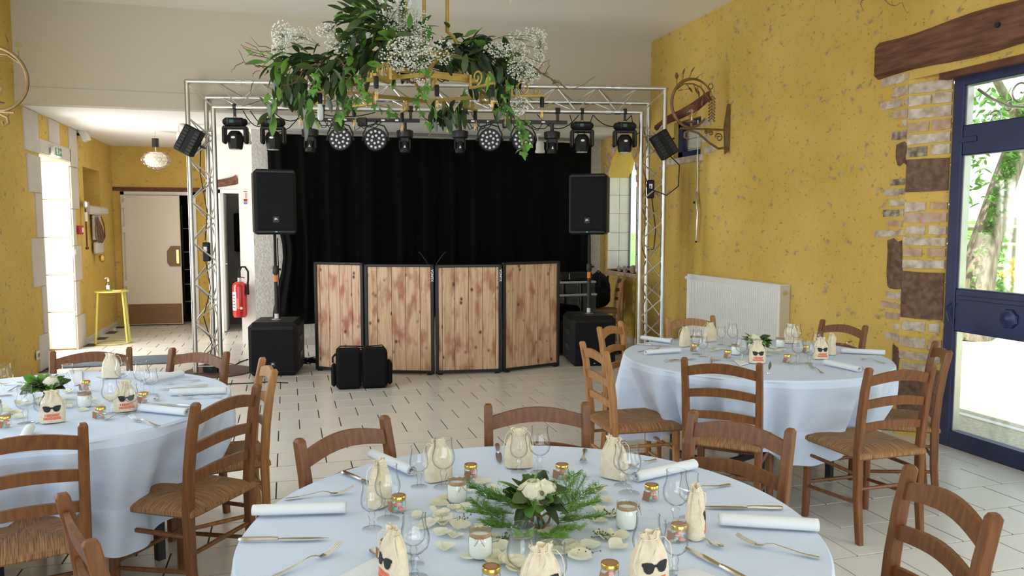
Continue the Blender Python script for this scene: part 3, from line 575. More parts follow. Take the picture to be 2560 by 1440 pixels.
MB().bb((XR-.03,AY0-.06,AZ0-.06),(XR+.33,AY1+.02,AZ0),.008).build('window_sill',M['brickp'],wi)
MB().bb((XR-.012,AY0-.03,1.0),(XR+.002,AY0-.015,2.05)).build('shutter_edge',M['navy'],wi)
for (y_,r_,lab) in [(9.50,.085,'largest spotted seashell on the arched window sill, nearest the truss'),(9.72,.068,'middle ribbed seashell of three on the arched window sill'),(9.92,.06,'smallest seashell on the arched window sill, nearest the curtain')]:
    t=thing('seashell',(XR+.06,y_,AZ0),rnd.uniform(0,2),lab,'seashell'); sm=MB()
    for k in range(9): q=k/8; sm.sph((r_*(1.1*q-.4),0,r_*(.62-.22*q)),r_*(.62-.4*q),10,6,(.45,1,1))
    sm.build('shell_whorls',M['shell'],t,True); MB().lathe([(r_*.1,0),(r_*.4,r_*.05),(r_*.45,r_*.2)],12).build('shell_lip',M['cream'],t,True,loc=(-r_*.2,0,0))
# small high window
w2=thing('window_2'); w2['kind']='structure'; X2=XR+.06
f2=MB(); f2.bb((X2,WY1-.10,WZ0),(X2+.05,WY1,WZ1)); f2.bb((X2,WY0,WZ0),(X2+.05,WY0+.02,WZ1)); f2.bb((X2,WY0,WZ0),(X2+.05,WY1,WZ0+.07)); f2.bb((X2,WY0,WZ1-.06),(X2+.05,WY1,WZ1)); f2.build('window_frame',M['navy'],w2)
MB().bb((X2+.02,WY0,WZ0),(X2+.024,WY1,WZ1)).build('pane',M['pane'],w2)
MB().bb((XR-.02,WY0-.05,WZ0-.075),(XR+.06,WY1+.25,WZ0),.008).build('window_sill',M['brickw'],w2)
for k in range(4): block('outer_block',(XR+.13,WY0-.05,WZ0-.02+.12*k),(XR+.34,WY1+.02,WZ0+.095+.12*k),M['lime2'],RW)
for (y0,y1,z0,z1) in [(7.50,7.66,2.44,2.53),(7.38,7.62,2.33,2.40),(7.46,7.64,2.62,2.70)]: wallpiece('brick',y0,y1,z0,z1,M['brickw'])
lt=MB(); lt.tube([(XR+.02,8.75,2.74),(XR+.0,8.4,2.80),(XR-.0,8.1,2.82),(XR-.01,7.75,2.86),(XR-.0,7.5,2.93)],[.05,.06,.065,.07,.06],10,flat=.8); lt.build('rough_timber_lintel',M['lintel'],None,True,label='knobbly reddish timber lintel over the small navy window',cat='beam')
# crank rod
cr=thing('window_crank',(0,0,0),0,'thin hanging steel crank rod on the yellow wall beside the radiator','crank')
p=[at(1745,300,0,XR-.03),at(1744,400,0,XR-.03),at(1742,480,0,XR-.03)]; MB().tube(p,.006,6).build('rod',M['alu'],cr,True)
p2=[at(1742,480,0,XR-.03),at(1739,500,0,XR-.06),at(1743,530,0,XR-.06),at(1740,604,0,XR-.04)]; MB().tube(p2,[.012,.016,.010,.008],8).build('crank_arm',M['steel'],cr,True)
MB().sph(at(1740,604,0,XR-.04),.013,8,6).build('end_knob',M['black'],cr,True); MB().cyl(at(1735,506,0,XR-.06),at(1741,507,0,XR-.06),.012,8).build('crank_grip',M['black'],cr)
# radiator
rt=at(1718,683,0,XR-.11); rb=at(1950,710,0,XR-.11); RY1=rt.y; RY0=rb.y; 
ra=thing('radiator',(XR-.06,(RY0+RY1)/2,.12),0,'white fluted panel radiator on the yellow wall behind the right table','radiator'); L=RY1-RY0
mb=MB(); nf=int(L/.0333); 
def rfn(u,v):
    y=-L/2+L*u; ph=u*nf*2*PI; return (-.05-.006*max(0,math.sin(ph))**.5 if 0.03<v<.97 else -.05,y,.02+.88*v)
mb.grid(rfn,nf*6,1); mb.v=[(p[0]+(-.0),p[1],p[2]) for p in mb.v]
fl2=MB()
for k in range(nf):
    y=-L/2+(k+.5)*L/nf; fl2.box((-.052,y,.45),(.014,L/nf*.58,.80),None,.005)
fl2.build('fluted_panel',M['rad'],ra); MB().bb((-.05,-L/2,.0),(-.035,L/2,.9),.004).build('front_panel',M['rad'],ra)
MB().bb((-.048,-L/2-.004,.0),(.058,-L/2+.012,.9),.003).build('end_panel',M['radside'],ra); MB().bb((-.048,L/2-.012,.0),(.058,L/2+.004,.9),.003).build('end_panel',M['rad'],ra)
MB().bb((-.048,-L/2,.885),(.058,L/2,.905),.003).build('top_grille',M['rad'],ra)
MB().tube([(-.03,L/2,.86),(-.03,L/2+.05,.86)],.022,10).build('valve',M['rad'],ra,True)
MB().lathe([(0,.02),(.016,.018),(.022,.004),(.022,0)],14,(.0,-L/2-.004,.83),'y').build('air_vent',M['chrome'],ra,True)
for y in(-L/2+.2,L/2-.2): MB().bb((.0,y-.03,-.12),(.03,y+.03,.02)).build('foot',M['rad'],ra)
# ================================================ STAGE
# curtain
def cfn(u,v):
    x=-.22+4.35*u; ph=x*17+1.2*math.sin(x*3.1); dep=.045*math.sin(ph)+.02*math.sin(ph*2.3+1)
    zt=2.70; zb=.33+.10*u-.05; top=min(1,(1-v)*9); 
    if u<.035: x+= .06*(1-v)*0
    pin=.16*(1-u/.12)*math.exp(-((v-.62)/.22)**2) if u<.12 else 0
    return (x+pin,YB-.17+dep*(.35+.65*v)*top,zt+(zb-zt)*v)
cm=MB().grid(lambda u,v:cfn(u,v),360,14); cur=cm.build('stage_curtain',M['curtain'],None,R(80),label='black velvet stage curtain hanging across the back of the stage',cat='curtain')
MB().cyl((-.25,YB-.17,2.715),(4.2,YB-.17,2.715),.018,8).build('curtain_rail',M['alu'],cur)
# truss
TA=Vector((-.955,8.695,0)); TBv=Vector((3.93,7.73,0)); TU=(TBv-TA).normalized(); TN=Vector((-TU.y,TU.x,0)); TL=(TBv-TA).length
def tq(u,d,z): return TA+TU*u+TN*d+Vector((0,0,z))
ts=thing('lighting_truss',(0,0,0),0,'silver aluminium goalpost truss spanning the stage front','truss')
W=.255; D=.20; ZT=3.02
def chord(pts): MB().tube(pts,.0245,10).build('chord',M['alu'],ts,True)
chord([tq(0,0,.04),tq(0,0,ZT),tq(TL,0,ZT),tq(TL,0,.02)]) if 0 else None
for a,b in [((0,0,.02),(0,0,ZT)),((0,0,ZT),(TL,0,ZT)),((TL,0,.02),(TL,0,ZT)),((W,0,.02),(W,0,ZT-W)),((W,0,ZT-W),(TL-W,0,ZT-W)),((TL-W,0,.02),(TL-W,0,ZT-W)),((W/2,D,.02),(W/2,D,ZT-W/2)),((W/2,D,ZT-W/2),(TL-W/2,D,ZT-W/2)),((TL-W/2,D,.02),(TL-W/2,D,ZT-W/2))]:
    chord([tq(*a),tq(*b)])
for (u,z) in [(0,ZT),(TL,ZT),(W,ZT-W),(TL-W,ZT-W)]: MB().sph(tq(u,0,z),.0255,10,6).build('corner_weld',M['alu'],ts,True)
def zig(pa,pb,s0,s1,n):
    for i in range(n):
        t0=s0+(s1-s0)*i/n; t1=s0+(s1-s0)*(i+1)/n
        a=pa(t0) if i%2==0 else pb(t0); b=pb(t1) if i%2==0 else pa(t1); MB().cyl(a,b,.0085,6).build('brace',M['alu'],ts,True)
for o in (0,TL-W):
    f1=lambda z,o=o:tq(o,0,z); f2=lambda z,o=o:tq(o+W,0,z); f3=lambda z,o=o:tq(o+W/2,D,z)
    zig(f1,f2,.12,2.66,12); zig(f1,f3,.12,2.66,12); zig(f2,f3,.12,2.66,12)
    for a,b in [(f1,f2),(f2,f3),(f1,f3)]: MB().cyl(a(.08),b(.08),.0085,6).build('brace',M['alu'],ts); MB().cyl(a(2.52),b(2.52),.0085,6).build('brace',M['alu'],ts)
f1=lambda u:tq(u,0,ZT); f2=lambda u:tq(u,0,ZT-W); f3=lambda u:tq(u,D,ZT-W/2)
zig(f1,f2,.30,TL-.30,20); zig(f1,f3,.30,TL-.30,20); zig(f3,f2,.30,TL-.30,20)
MB().cyl(tq(0,0,ZT-.02),tq(W,0,ZT-W),.0085,6).build('brace',M['alu'],ts); MB().cyl(tq(TL,0,ZT-.02),tq(TL-W,0,ZT-W),.0085,6).build('brace',M['alu'],ts)
for u in(.52,.62,TL-.62,TL-.52):
    for z in(ZT,ZT-W): MB().tube([tq(u,0,z)-TU*.03,tq(u,0,z)+TU*.03],.029,10).build('coupler',M['chrome'],ts,True)
bp=at(545,938,2,0); tag(MB().lathe([(0,.012),(.35,.012),(.36,.008),(.36,0),(0,0)],40,(TA.x+.22,TA.y+.07,0)).build('truss_base_plate',M['plate']),'round rust-brown plate on the floor under the left truss leg','base plate')
def clamp(mb,top,bot,w=.018): mb.box((top+bot)/2,(w*1.6,w*2,(top-bot).length)); mb.cyl(top-TU*.03,top+TU*.03,.034,10)
AT=math.atan2(TU.y,TU.x)
def face(o): o.rotation_euler[2]=AT
# moving heads
def moving_head():
    t=thing('moving_head_light',(0,0,0),AT,'','light')
    b=MB(); b.box((0,0,0),(.27,.19,.085),None,.03); b.sph((-.12,0,0),.045,10,6,(.8,1.6,.9)); b.sph((.12,0,0),.045,10,6,(.8,1.6,.9)); b.build('base',M['black'],t)
    MB().box((-.02,-.096,0),(.055,.004,.036)).build('display',M['screen'],t)
    k=MB()
    for i in range(4): k.sph((-.07,-.096,-.022+.015*i),.004,6,4)
    k.build('buttons',M['chrome'],t)
    y=MB(); y.box((0,0,-.062),(.30,.11,.036),None,.012)
    for s in(-1,1): y.box((s*.135,0,-.145),(.044,.12,.19),None,.016)
    y.build('yoke',M['blackm'],t)
    h=MB(); h.lathe([(0,-.305),(.076,-.302),(.086,-.285),(.094,-.24),(.102,-.19),(.100,-.155),(.080,-.120),(.055,-.098),(0,-.095)],8,a0=PI/8); h.build('head',M['black'],t,True)
    MB().lathe([(.0,-.307),(.068,-.306),(.076,-.30)],16).build('lens',M['lens'],t,True)
    MB().sph((-.005,-.094,-.175),.021,12,6,(1.3,.3,.65)).build('badge',M['paper'],t,True)
    c=MB(); c.box((0,0,.10),(.03,.03,.13)); c.cyl((-.02,0,.17),(.02,0,.17),.035,10); c.build('clamp',M['blackm'],t); MB().cyl((0,0,.045),(0,0,.06),.022,10).build('clamp_nut',M['chrome'],t)
    return Proto(t)
mh=moving_head()
for (x,y,lab) in [(588,318,'black moving head light, leftmost of the four on the truss'),(683,320,'black moving head light, second from left, above the left loudspeaker'),(1455,322,'black moving head light above the right loudspeaker'),(1562,326,'black moving head light at the right end, nearest the right truss leg')]:
    p=onplane(x,y,TA,TBv); p.z=ZT-W-.150; o=mh.put(p,AT,lab,'moving head lights on the truss'); o.scale=(.80,.85,.92)
# T-bars with spots and LED pars
def tbar(u0,u1,lab):
    m=tq((u0+u1)/2,0,2.65); t=thing('light_bar',m,AT,lab,'light bar'); L=u1-u0
    MB().box((0,0,0),(L,.03,.036)).build('bar',M['blackm'],t)
    MB().box((0,0,-.02),(.10,.05,.09),None,.01).build('centre_bracket',M['blackm'],t)
    for s in(-.28,-.15,.18,.30): MB().box((s*L,-.017,0),(.035,.002,.016)).build('label_strip',M['paper'],t)
    for s in(-.34,.42): c=MB(); c.box((s*L,0,.07),(.03,.03,.13)); c.cyl((s*L-.025,0,.12),(s*L+.025,0,.12),.034,10); c.build('hook_clamp',M['blackm'],t)
    cb=MB()
    for k in range(7):
        x0=rnd.uniform(-.42,.3)*L; w_=rnd.uniform(.1,.25); cb.tube([(x0,-.02,-.01),(x0+w_*.3,-.03,-.06-rnd.random()*.05),(x0+w_*.7,-.03,-.05-rnd.random()*.04),(x0+w_,-.01,.0)],.0045,5)
    o=cb.build('cable_loops',M['black'],t,True); o['kind']='stuff'; return t
tbar(1.17,2.36,'black light bar with two spots and two LED pars, left half of truss'); tbar(2.63,3.92,'black light bar with two spots and two LED pars, right half of truss')
def spot():
    t=thing('mini_spot_light',(0,0,0),AT,'','light')
    MB().cyl((0,0,-.01),(0,0,-.09),.02,10).build('stem',M['blackm'],t)
    MB().lathe([(0,-.085),(.055,-.09),(.085,-.10),(.088,-.11),(.084,-.165),(.07,-.175),(0,-.175)],20).build('base',M['blackm'],t,True)
    y=MB().box((0,0,-.195),(.10,.06,.06),None,.01); 
    for s in(-1,1): y.box((s*.053,0,-.24),(.014,.07,.10),None,.005)
    y.build('yoke',M['blackm'],t)
    MB().lathe([(0,-.20),(.038,-.205),(.045,-.24),(.056,-.31),(.052,-.325),(0,-.325)],8,a0=PI/8).build('head',M['black'],t,True)
    MB().add([(-.012,-.052,-.28),(.012,-.052,-.28),(0,-.050,-.25)],[(0,1,2)]).build('badge',M['chrome'],t)
    return Proto(t)
sp_=spot()
for (x,lab) in [(775,'small black moving spot at the left end of the left light bar'),(1012,'small black moving spot at the right end of the left light bar'),(1150,'small black moving spot at the left end of the right light bar'),(1380,'small black moving spot at the right end of the right light bar')]:
    p=onplane(x,330,TA,TBv); p.z=2.645; sp_.put(p,AT,lab,'small moving spots on the light bars')
def par():
    t=thing('led_par_light',(0,0,0),AT,'','light'); r=.115
    MB().lathe([(r,-.03),(r+.004,-.025),(r+.004,.03),(r*.8,.09),(.03,.11),(0,.11)],28,axis='y').build('housing',M['black'],t,True)
    b=t.children[0] if False else kids(t)[0]
    b.rotation_euler=(0,0,PI)
    MB().lathe([(0,0),(r-.004,0),(r,.006)],28,(0,-.03,0),'y').build('front_plate',M['blackm'],t,True)
    lens=MB().lathe([(0,.006),(.007,.0058),(.0125,.002),(.0135,0)],12,axis='y').mesh('led_lens',M['lens'],True)
    for n_,rr_,a0 in [(6,.040,.3),(12,.084,0)]:
        for k in range(n_):
            a=2*PI*k/n_+a0; o=bpy.data.objects.new('led_lens',lens); COL.objects.link(o); o.parent=t; o.location=(rr_*math.cos(a),-.031,rr_*math.sin(a))
    k=MB().tube([(-.125,0,0),(-.13,0,.06),(-.09,0,.14),(0,0,.165),(.09,0,.14),(.13,0,.06),(.125,0,0)],.008,6); k.cyl((0,0,.16),(0,0,.20),.012,8); k.build('bracket',M['blackm'],t,True)
    for s in(-1,1): MB().cyl((s*.115,0,0),(s*.145,0,0),.016,10).build('knob',M['black'],t)
    return Proto(t)
pp=par()
for (x,y,lab) in [(852,349,'round LED par lamp, leftmost of the four on the light bars'),(940,350,'round LED par lamp, second from left on the light bars'),(1224,351,'round LED par lamp, third from left, clear of the ivy'),(1307,351,'round LED par lamp partly covered by a trailing ivy strand')]:
    p=onplane(x,y,TA,TBv); pp.put(p-TN*.03,AT,lab,'round LED par lamps')
# tilted blinder boxes on the legs
for (x,y,u,tilt,lab) in [(483,355,-.02,R(28),'tilted black flood light clamped to the left truss leg'),(1652,365,TL-.05,R(-32),'tilted black flood light clamped to the right truss leg')]:
    p=onplane(x,y,TA,TBv)-TN*.12; t=thing('flood_light',p,AT,lab,'light'); t.rotation_euler=(0,tilt,AT)
    MB().box((0,0,0),(.19,.12,.28),None,.012).build('housing',M['black'],t)
    for s in(-1,1): MB().box((s*.055,-.065,0),(.055,.014,.25),None,.004).build('barn_slat',M['blackm'],t)
    kk=MB()
    for i in range(7):
        for s in(-1,1): kk.box((s*.055,-.075,-.105+.035*i),(.04,.01,.010))
    kk.build('cooling_fin',M['black'],t)
    MB().tube([(.10,.02,0),(.14,.04,.0),(.14,.10,0),(.0,.13,0)],.01,6).build('bracket',M['blackm'],t,True)
# power supplies strapped in the legs
for (u,d,z,lab) in [(.13,.05,1.28,'black power brick strapped inside the left truss leg'),(TL-.13,.05,1.95,'black power brick with white label strapped inside the right truss leg')]:
    t=thing('power_brick',tq(u,d,z),AT,lab,'adapter'); MB().box((0,0,0),(.075,.05,.20),None,.01).build('case',M['black'],t); MB().box((-.005,-.027,.03),(.035,.002,.05)).build('label',M['paper'],t)
for (pts,lab) in [([tq(TL-.12,.03,1.85),tq(TL-.08,0,1.5),tq(TL-.1,0,1.3),tq(TL-.17,0,1.29)],'black cable trailing below the right power brick'),
    ([tq(.11,.05,2.45),tq(.09,.05,2.1),tq(.15,.05,1.7),tq(.12,.05,1.4)],'black cable hanging inside the upper left truss leg'),([tq(.12,.05,1.18),tq(.16,.05,.9),tq(.08,.05,.6),tq(.16,.05,.3),tq(.12,.05,.12)],'black cable hanging inside the lower left truss leg'),
    ([tq(TL-.02,-.1,2.35),tq(TL+.14,-.1,2.2),tq(TL+.15,-.05,1.98),tq(TL+.02,-.05,1.88),tq(TL-.15,0,1.95),tq(TL-.13,.05,2.02)],'black cable looping out beside the right truss leg')]:
    tag(MB().tube(sum([[Vector(pts[i]).lerp(Vector(pts[i+1]),k/4) for k in range(4)] for i in range(len(pts)-1)],[])+[pts[-1]],.0055,6).build('hanging_cable',M['black'],None,True),lab,'cable')
def sag(a,b,s,n=8): a=Vector(a); b=Vector(b); return [a.lerp(b,i/n)-Vector((0,0,s*4*(i/n)*(1-i/n))) for i in range(n+1)]
cc=MB()
for (u0,u1,s) in [(.55,.85,.16),(.85,1.2,.10),(.62,1.15,.22),(1.25,1.9,.05),(2.36,2.75,.12),(3.95,4.2,.22),(4.2,4.62,.12),(4.62,4.75,.2),(3.6,4.05,.15)]: cc.tube(sag(tq(u0,.02,ZT-W-.03),tq(u1,.02,ZT-W-.03),s),.005,5)
for (u,z0,z1) in [(2.1,2.75,2.65),(2.9,2.75,2.6),(3.3,2.75,2.55),(1.5,2.75,2.55)]: cc.tube(sag(tq(u,.02,z0),tq(u+.12,.0,z1),.05),.005,5)
o=cc.build('truss_cables',M['black'],None,True); tag(o,'tangle of black cables looped under the truss beam',cat='cables',kind='stuff')
# loudspeakers
def speaker_head():
    t=thing('loudspeaker',(0,0,0),0,'','speaker'); w_,h,d=.42,.67,.36
    MB().box((0,0,h/2),(w_,d,h),None,.03).build('cabinet',M['black'],t)
    MB().box((0,-d/2-.006,h/2+.005),(w_-.05,.02,h-.09),None,.008).build('grille',M['grille'],t)
    MB().box((0,-d/2-.004,h-.028),(w_-.03,.03,.035),None,.01).build('top_lip',M['blackm'],t); MB().box((0,-d/2-.004,.028),(w_-.03,.03,.035),None,.01).build('bottom_lip',M['blackm'],t)
    b=MB().box((0,-d/2-.018,.155),(.062,.004,.062)).build('badge',M['blackm'],t); x=textmesh('JBL',.026,M['paper'],'lettering',.0006,parent=b,bold=.0006); x.rotation_euler=(PI/2,0,0); x.location=(0,-d/2-.0212,.16)
    MB().box((0,-d/2-.021,.028),(.022,.003,.007)).build('status_light',M['aqua'],t)
    return t
def sub():
    t=thing('subwoofer',(0,0,0),0,'','speaker'); w_,h,d=.50,.56,.58
    v=[]; s=.06
    MB().box((0,0,h/2),(w_,d,h),None,.045).build('cabinet',M['black'],t)
    MB().box((0,-d/2-.006,h/2-.01),(w_-.07,.022,h-.13),None,.008).build('grille',M['grille'],t)
    b=MB().box((0,-d/2-.019,.13),(.05,.004,.05)).build('badge',M['blackm'],t); x=textmesh('JBL',.021,M['paper'],'lettering',.0006,parent=b,bold=.0006); x.rotation_euler=(PI/2,0,0); x.location=(0,-d/2-.0222,.135)
    MB().box((0,-d/2-.02,.04),(.02,.003,.006)).build('status_light',M['aqua'],t)
    for sx in(-1,1):
        hb=MB()
        for k in range(2): hb.box((sx*(w_/2+.002),-.05,.20+.17*k),(.012,.22,.07),None,.012)
        hb.build('side_handle',M['blackm'],t)
    for sx in(-1,1):
        for sy in(-1,1): MB().lathe([(0,.004),(.025,.003),(.03,0)],12,(sx*.17,sy*.2,h)).build('stack_foot',M['blackm'],t)
    MB().lathe([(0,.006),(.05,.006),(.055,0)],18,(0,0,h)).build('pole_socket',M['steel'],t,True)
    return t
sps=Proto(speaker_head()); sbs=Proto(sub())
for (sx,sy,rz,px,rz2,l1,l2,l3) in [(-.13,8.61,R(-8),678,R(6),'black subwoofer with a pole on top, left of the wooden screens','black loudspeaker on a pole over the left subwoofer','black steel speaker pole with orange sticker on the left subwoofer'),
    (3.27,8.23,R(-9),1481,R(-29),'black subwoofer right of the wooden screens, behind the dining chairs','black loudspeaker on a pole over the right subwoofer','black steel speaker pole with orange sticker on the right subwoofer')]:
    sbs.put((sx,sy,0),rz,l1,'subwoofers beside the screens')
    zb=at(px,586,1,sy).z; q=at(px,586,1,sy); 
    t=thing('speaker_pole',(sx,sy,.562),0,l3,'pole'); MB().cyl((0,0,0),(0,0,.55),.02,12).build('lower_tube',M['blackm'],t,True); MB().cyl((0,0,.5),(0,0,zb-.562),.016,12).build('upper_tube',M['black'],t,True)
    MB().lathe([(.028,.48),(.032,.50),(.032,.55),(.024,.57)],12).build('collar',M['blackm'],t,True); MB().cyl((.02,-.01,.53),(.055,-.01,.53),.011,8).build('knob',M['black'],t)
    MB().lathe([(.0212,.40),(.0212,.47)],12).build('orange_sticker',M['orange'],t,True); MB().lathe([(.0212,.01),(.0212,.06)],12).build('white_sticker',M['paper'],t,True)
    MB().tube([(.03,.05,.0),(.035,.03,.2),(.03,.035,.5),(.025,.03,zb-.60)],.006,6).build('cable',M['black'],t,True)
    sps.put((sx,sy,zb),rz2,l2,'loudspeakers on poles')
# wooden-look folding screens
SP=[Vector((.265,8.58,0)),Vector((.755,8.215,0)),Vector((1.45,7.955,0)),Vector((2.155,7.875,0)),Vector((2.865,8.085,0))]
labs=['narrow-looking wood plank screen, leftmost of the four','wood plank screen behind the black equipment bag','wood plank screen, second from the right','wood plank screen, rightmost of the four']
bnds=[[0,.06,.27,.52,.80,1],[0,.15,.38,.60,.83,1],[0,.065,.27,.50,.73,.945,1],[0,.13,.36,.62,.86,1]]
for i in range(4):
    A,Bp=SP[i],SP[i+1]; L=(Bp-A).length-.012; rz=math.atan2(Bp.y-A.y,Bp.x-A.x); hh=[1.17,1.155,1.15,1.17][i]
    t=thing('folding_screen',A+(Bp-A)*.5,rz,labs[i]+', in a black frame','screen',None)
    for a,b in [((-L/2,-.018,.01),(-L/2+.032,.018,hh)),((L/2-.032,-.018,.01),(L/2,.018,hh)),((-L/2,-.018,.015),(L/2,.018,.045)),((-L/2,-.018,hh-.028),(L/2,.018,hh))]: MB().bb(a,b,.004).build('frame_bar',M['blackm'],t)
    for s in(-1,1): MB().box((s*(L/2-.05),0,.008),(.05,.05,.016),None,.004).build('foot',M['black'],t)
    x0,x1=-L/2+.032,L/2-.032
    for k in range(len(bnds[i])-1):
        a=x0+(x1-x0)*bnds[i][k]+.002; b=x0+(x1-x0)*bnds[i][k+1]-.002
        MB().bb((a,-.006,.045),(b,.004,hh-.028),.0015).build('plank',M['plank2' if i in(0,) else 'plank1'],t)
    MB().bb((x0,.004,.045),(x1,.008,hh-.03)).build('backing',M['black'],t)
    if i in(1,2):
        x=textmesh('VONYX',.036,M['paper'],'lettering',.0006,parent=t,bold=.0008); x.rotation_euler=(PI/2,-PI/2*-1,0); x.rotation_euler=(PI/2,PI/2,0); x.location=(-L/2+.015+(L-.03 if 1 else 0),-.019,hh-.115)
# equipment bag
t=thing('equipment_bag',(.66,7.55,0),R(-4),'black soft equipment bag on the floor before the wood plank screens','bag')
for s in(-1,1): MB().box((s*.122,0,.19),(.24,.26,.37),None,.03).build('compartment',M['fabricblack'],t)
MB().box((.262,0,.14),(.05,.2,.22),None,.02).build('side_pocket',M['fabricblack'],t); MB().box((-.262,0,.13),(.05,.2,.20),None,.02).build('side_pocket',M['fabricblack'],t)
for y in(-.06,.06): MB().tube([(-.24,y,.36),(-.2,y,.395),(-.05,y,.39),(.05,y-.01,.385),(.2,y,.395),(.235,y,.35)],.011,6,flat=.5).build('strap',M['black'],t,True)
MB().tube([(-.24,-.05,.34),(-.27,-.08,.31),(-.27,-.08,.26)],.010,6).build('strap',M['black'],t,True)
# floor cables
def coil(c,r,n,lab,h=.02):
    mb=MB(); pts=[]
    for i in range(n*14): a=2*PI*i/14; q=r*(.75+.35*math.sin(i*.9+1)); pts.append((c[0]+q*math.cos(a)*1.2,c[1]+q*math.sin(a)*.6,.008+h*i/(n*14)*3+.012*abs(math.sin(i*1.7))))
    mb.tube(pts,.006,5); return tag(mb.build('cable_coil',M['black'],None,True),lab,'cable')
coil((.17,8.95),.17,7,'heap of black cable on the floor between subwoofer and leftmost screen'); coil((3.75,8.6),.18,6,'heap of black cable behind the dining chairs at the right truss leg'); coil((2.98,8.75),.1,3,'black cable on the floor right of the last wood screen')
tag(MB().tube([at(*q,2,.006) for q in [(620,898),(600,905),(588,912),(570,908),(555,912),(530,912),(500,905),(480,902)]],.006,6).build('floor_cable',M['black'],None,True),'black cable with plug on the floor beside the left truss foot','cable')
tag(MB().tube([at(*q,2,.006) for q in [(566,960),(620,958),(665,955),(720,957)]],.005,6).build('floor_cable',M['black'],None,True),'thin black cable on the tiles in front of the left subwoofer','cable')
t=thing('plug_box',tq(.14,.06,.0),AT,'small black socket box on the floor inside the left truss leg','adapter'); MB().box((0,0,.05),(.16,.08,.09),None,.01).build('case',M['black'],t); MB().box((0,-.043,.055),(.05,.004,.03)).build('socket',M['blackm'],t)
# stage left clutter: tubs, flight case, backpack on a chair
def tub(x,y,z,w_,d,h,lab):
    t=thing('storage_tub',(x,y,z),R(4),lab,'box'); mb=MB()
    for sx in(-1,1): mb.box((sx*(w_/2-.01),0,h/2),(.006,d-.03,h))
    for sy in(-1,1): mb.box((0,sy*(d/2-.01),h/2),(w_-.03,.006,h))
    mb.box((0,0,.004),(w_-.03,d-.03,.008)); mb.build('tub_wall',M['clearbox'],t); MB().box((0,0,h+.012),(w_+.01,d,.028),None,.01).build('lid',M['boxlid'],t); MB().box((0,0,h*.4),(w_-.06,d-.06,h*.75),None,.03).build('contents',M['fabricblack'],t)
    for sx in(-1,1): MB().box((sx*(w_/2-.0),0,h+.0),(.022,.12,.05),None,.006).build('clip',M['black'],t)
fc=thing('flight_case',(3.30,8.95,0),R(4),'low black flight case with metal corners behind the right subwoofer','case'); MB().box((0,0,.22),(.60,.4,.40),None,.012).build('case_body',M['black'],fc)
for sx in(-1,1):
    for z in(.04,.40): MB().sph((sx*.295,-.195,z),.032,8,6).build('ball_corner',M['chrome'],fc,True)
    MB().box((sx*.297,-.196,.22),(.02,.02,.36)).build('edge_strip',M['alu'],fc)
MB().box((-.27,-.204,.2),(.05,.01,.2)).build('label',M['kraft'],fc)
tub(3.30,8.95,.42,.56,.4,.29,'large translucent storage tub on the flight case'); tub(3.30,8.95,.742,.54,.38,.12,'shallow translucent storage tub on top of the larger tub')
t=thing('black_case',(3.33,8.95,.895),R(4),'flat black case on top of the storage tubs','case'); MB().box((0,0,.045),(.42,.3,.09),None,.012).build('shell',M['black'],t); MB().box((-.1,-.152,.05),(.008,.004,.07)).build('latch',M['alu'],t); MB().box((.05,-.152,.045),(.12,.012,.02),None,.004).build('handle',M['blackm'],t)
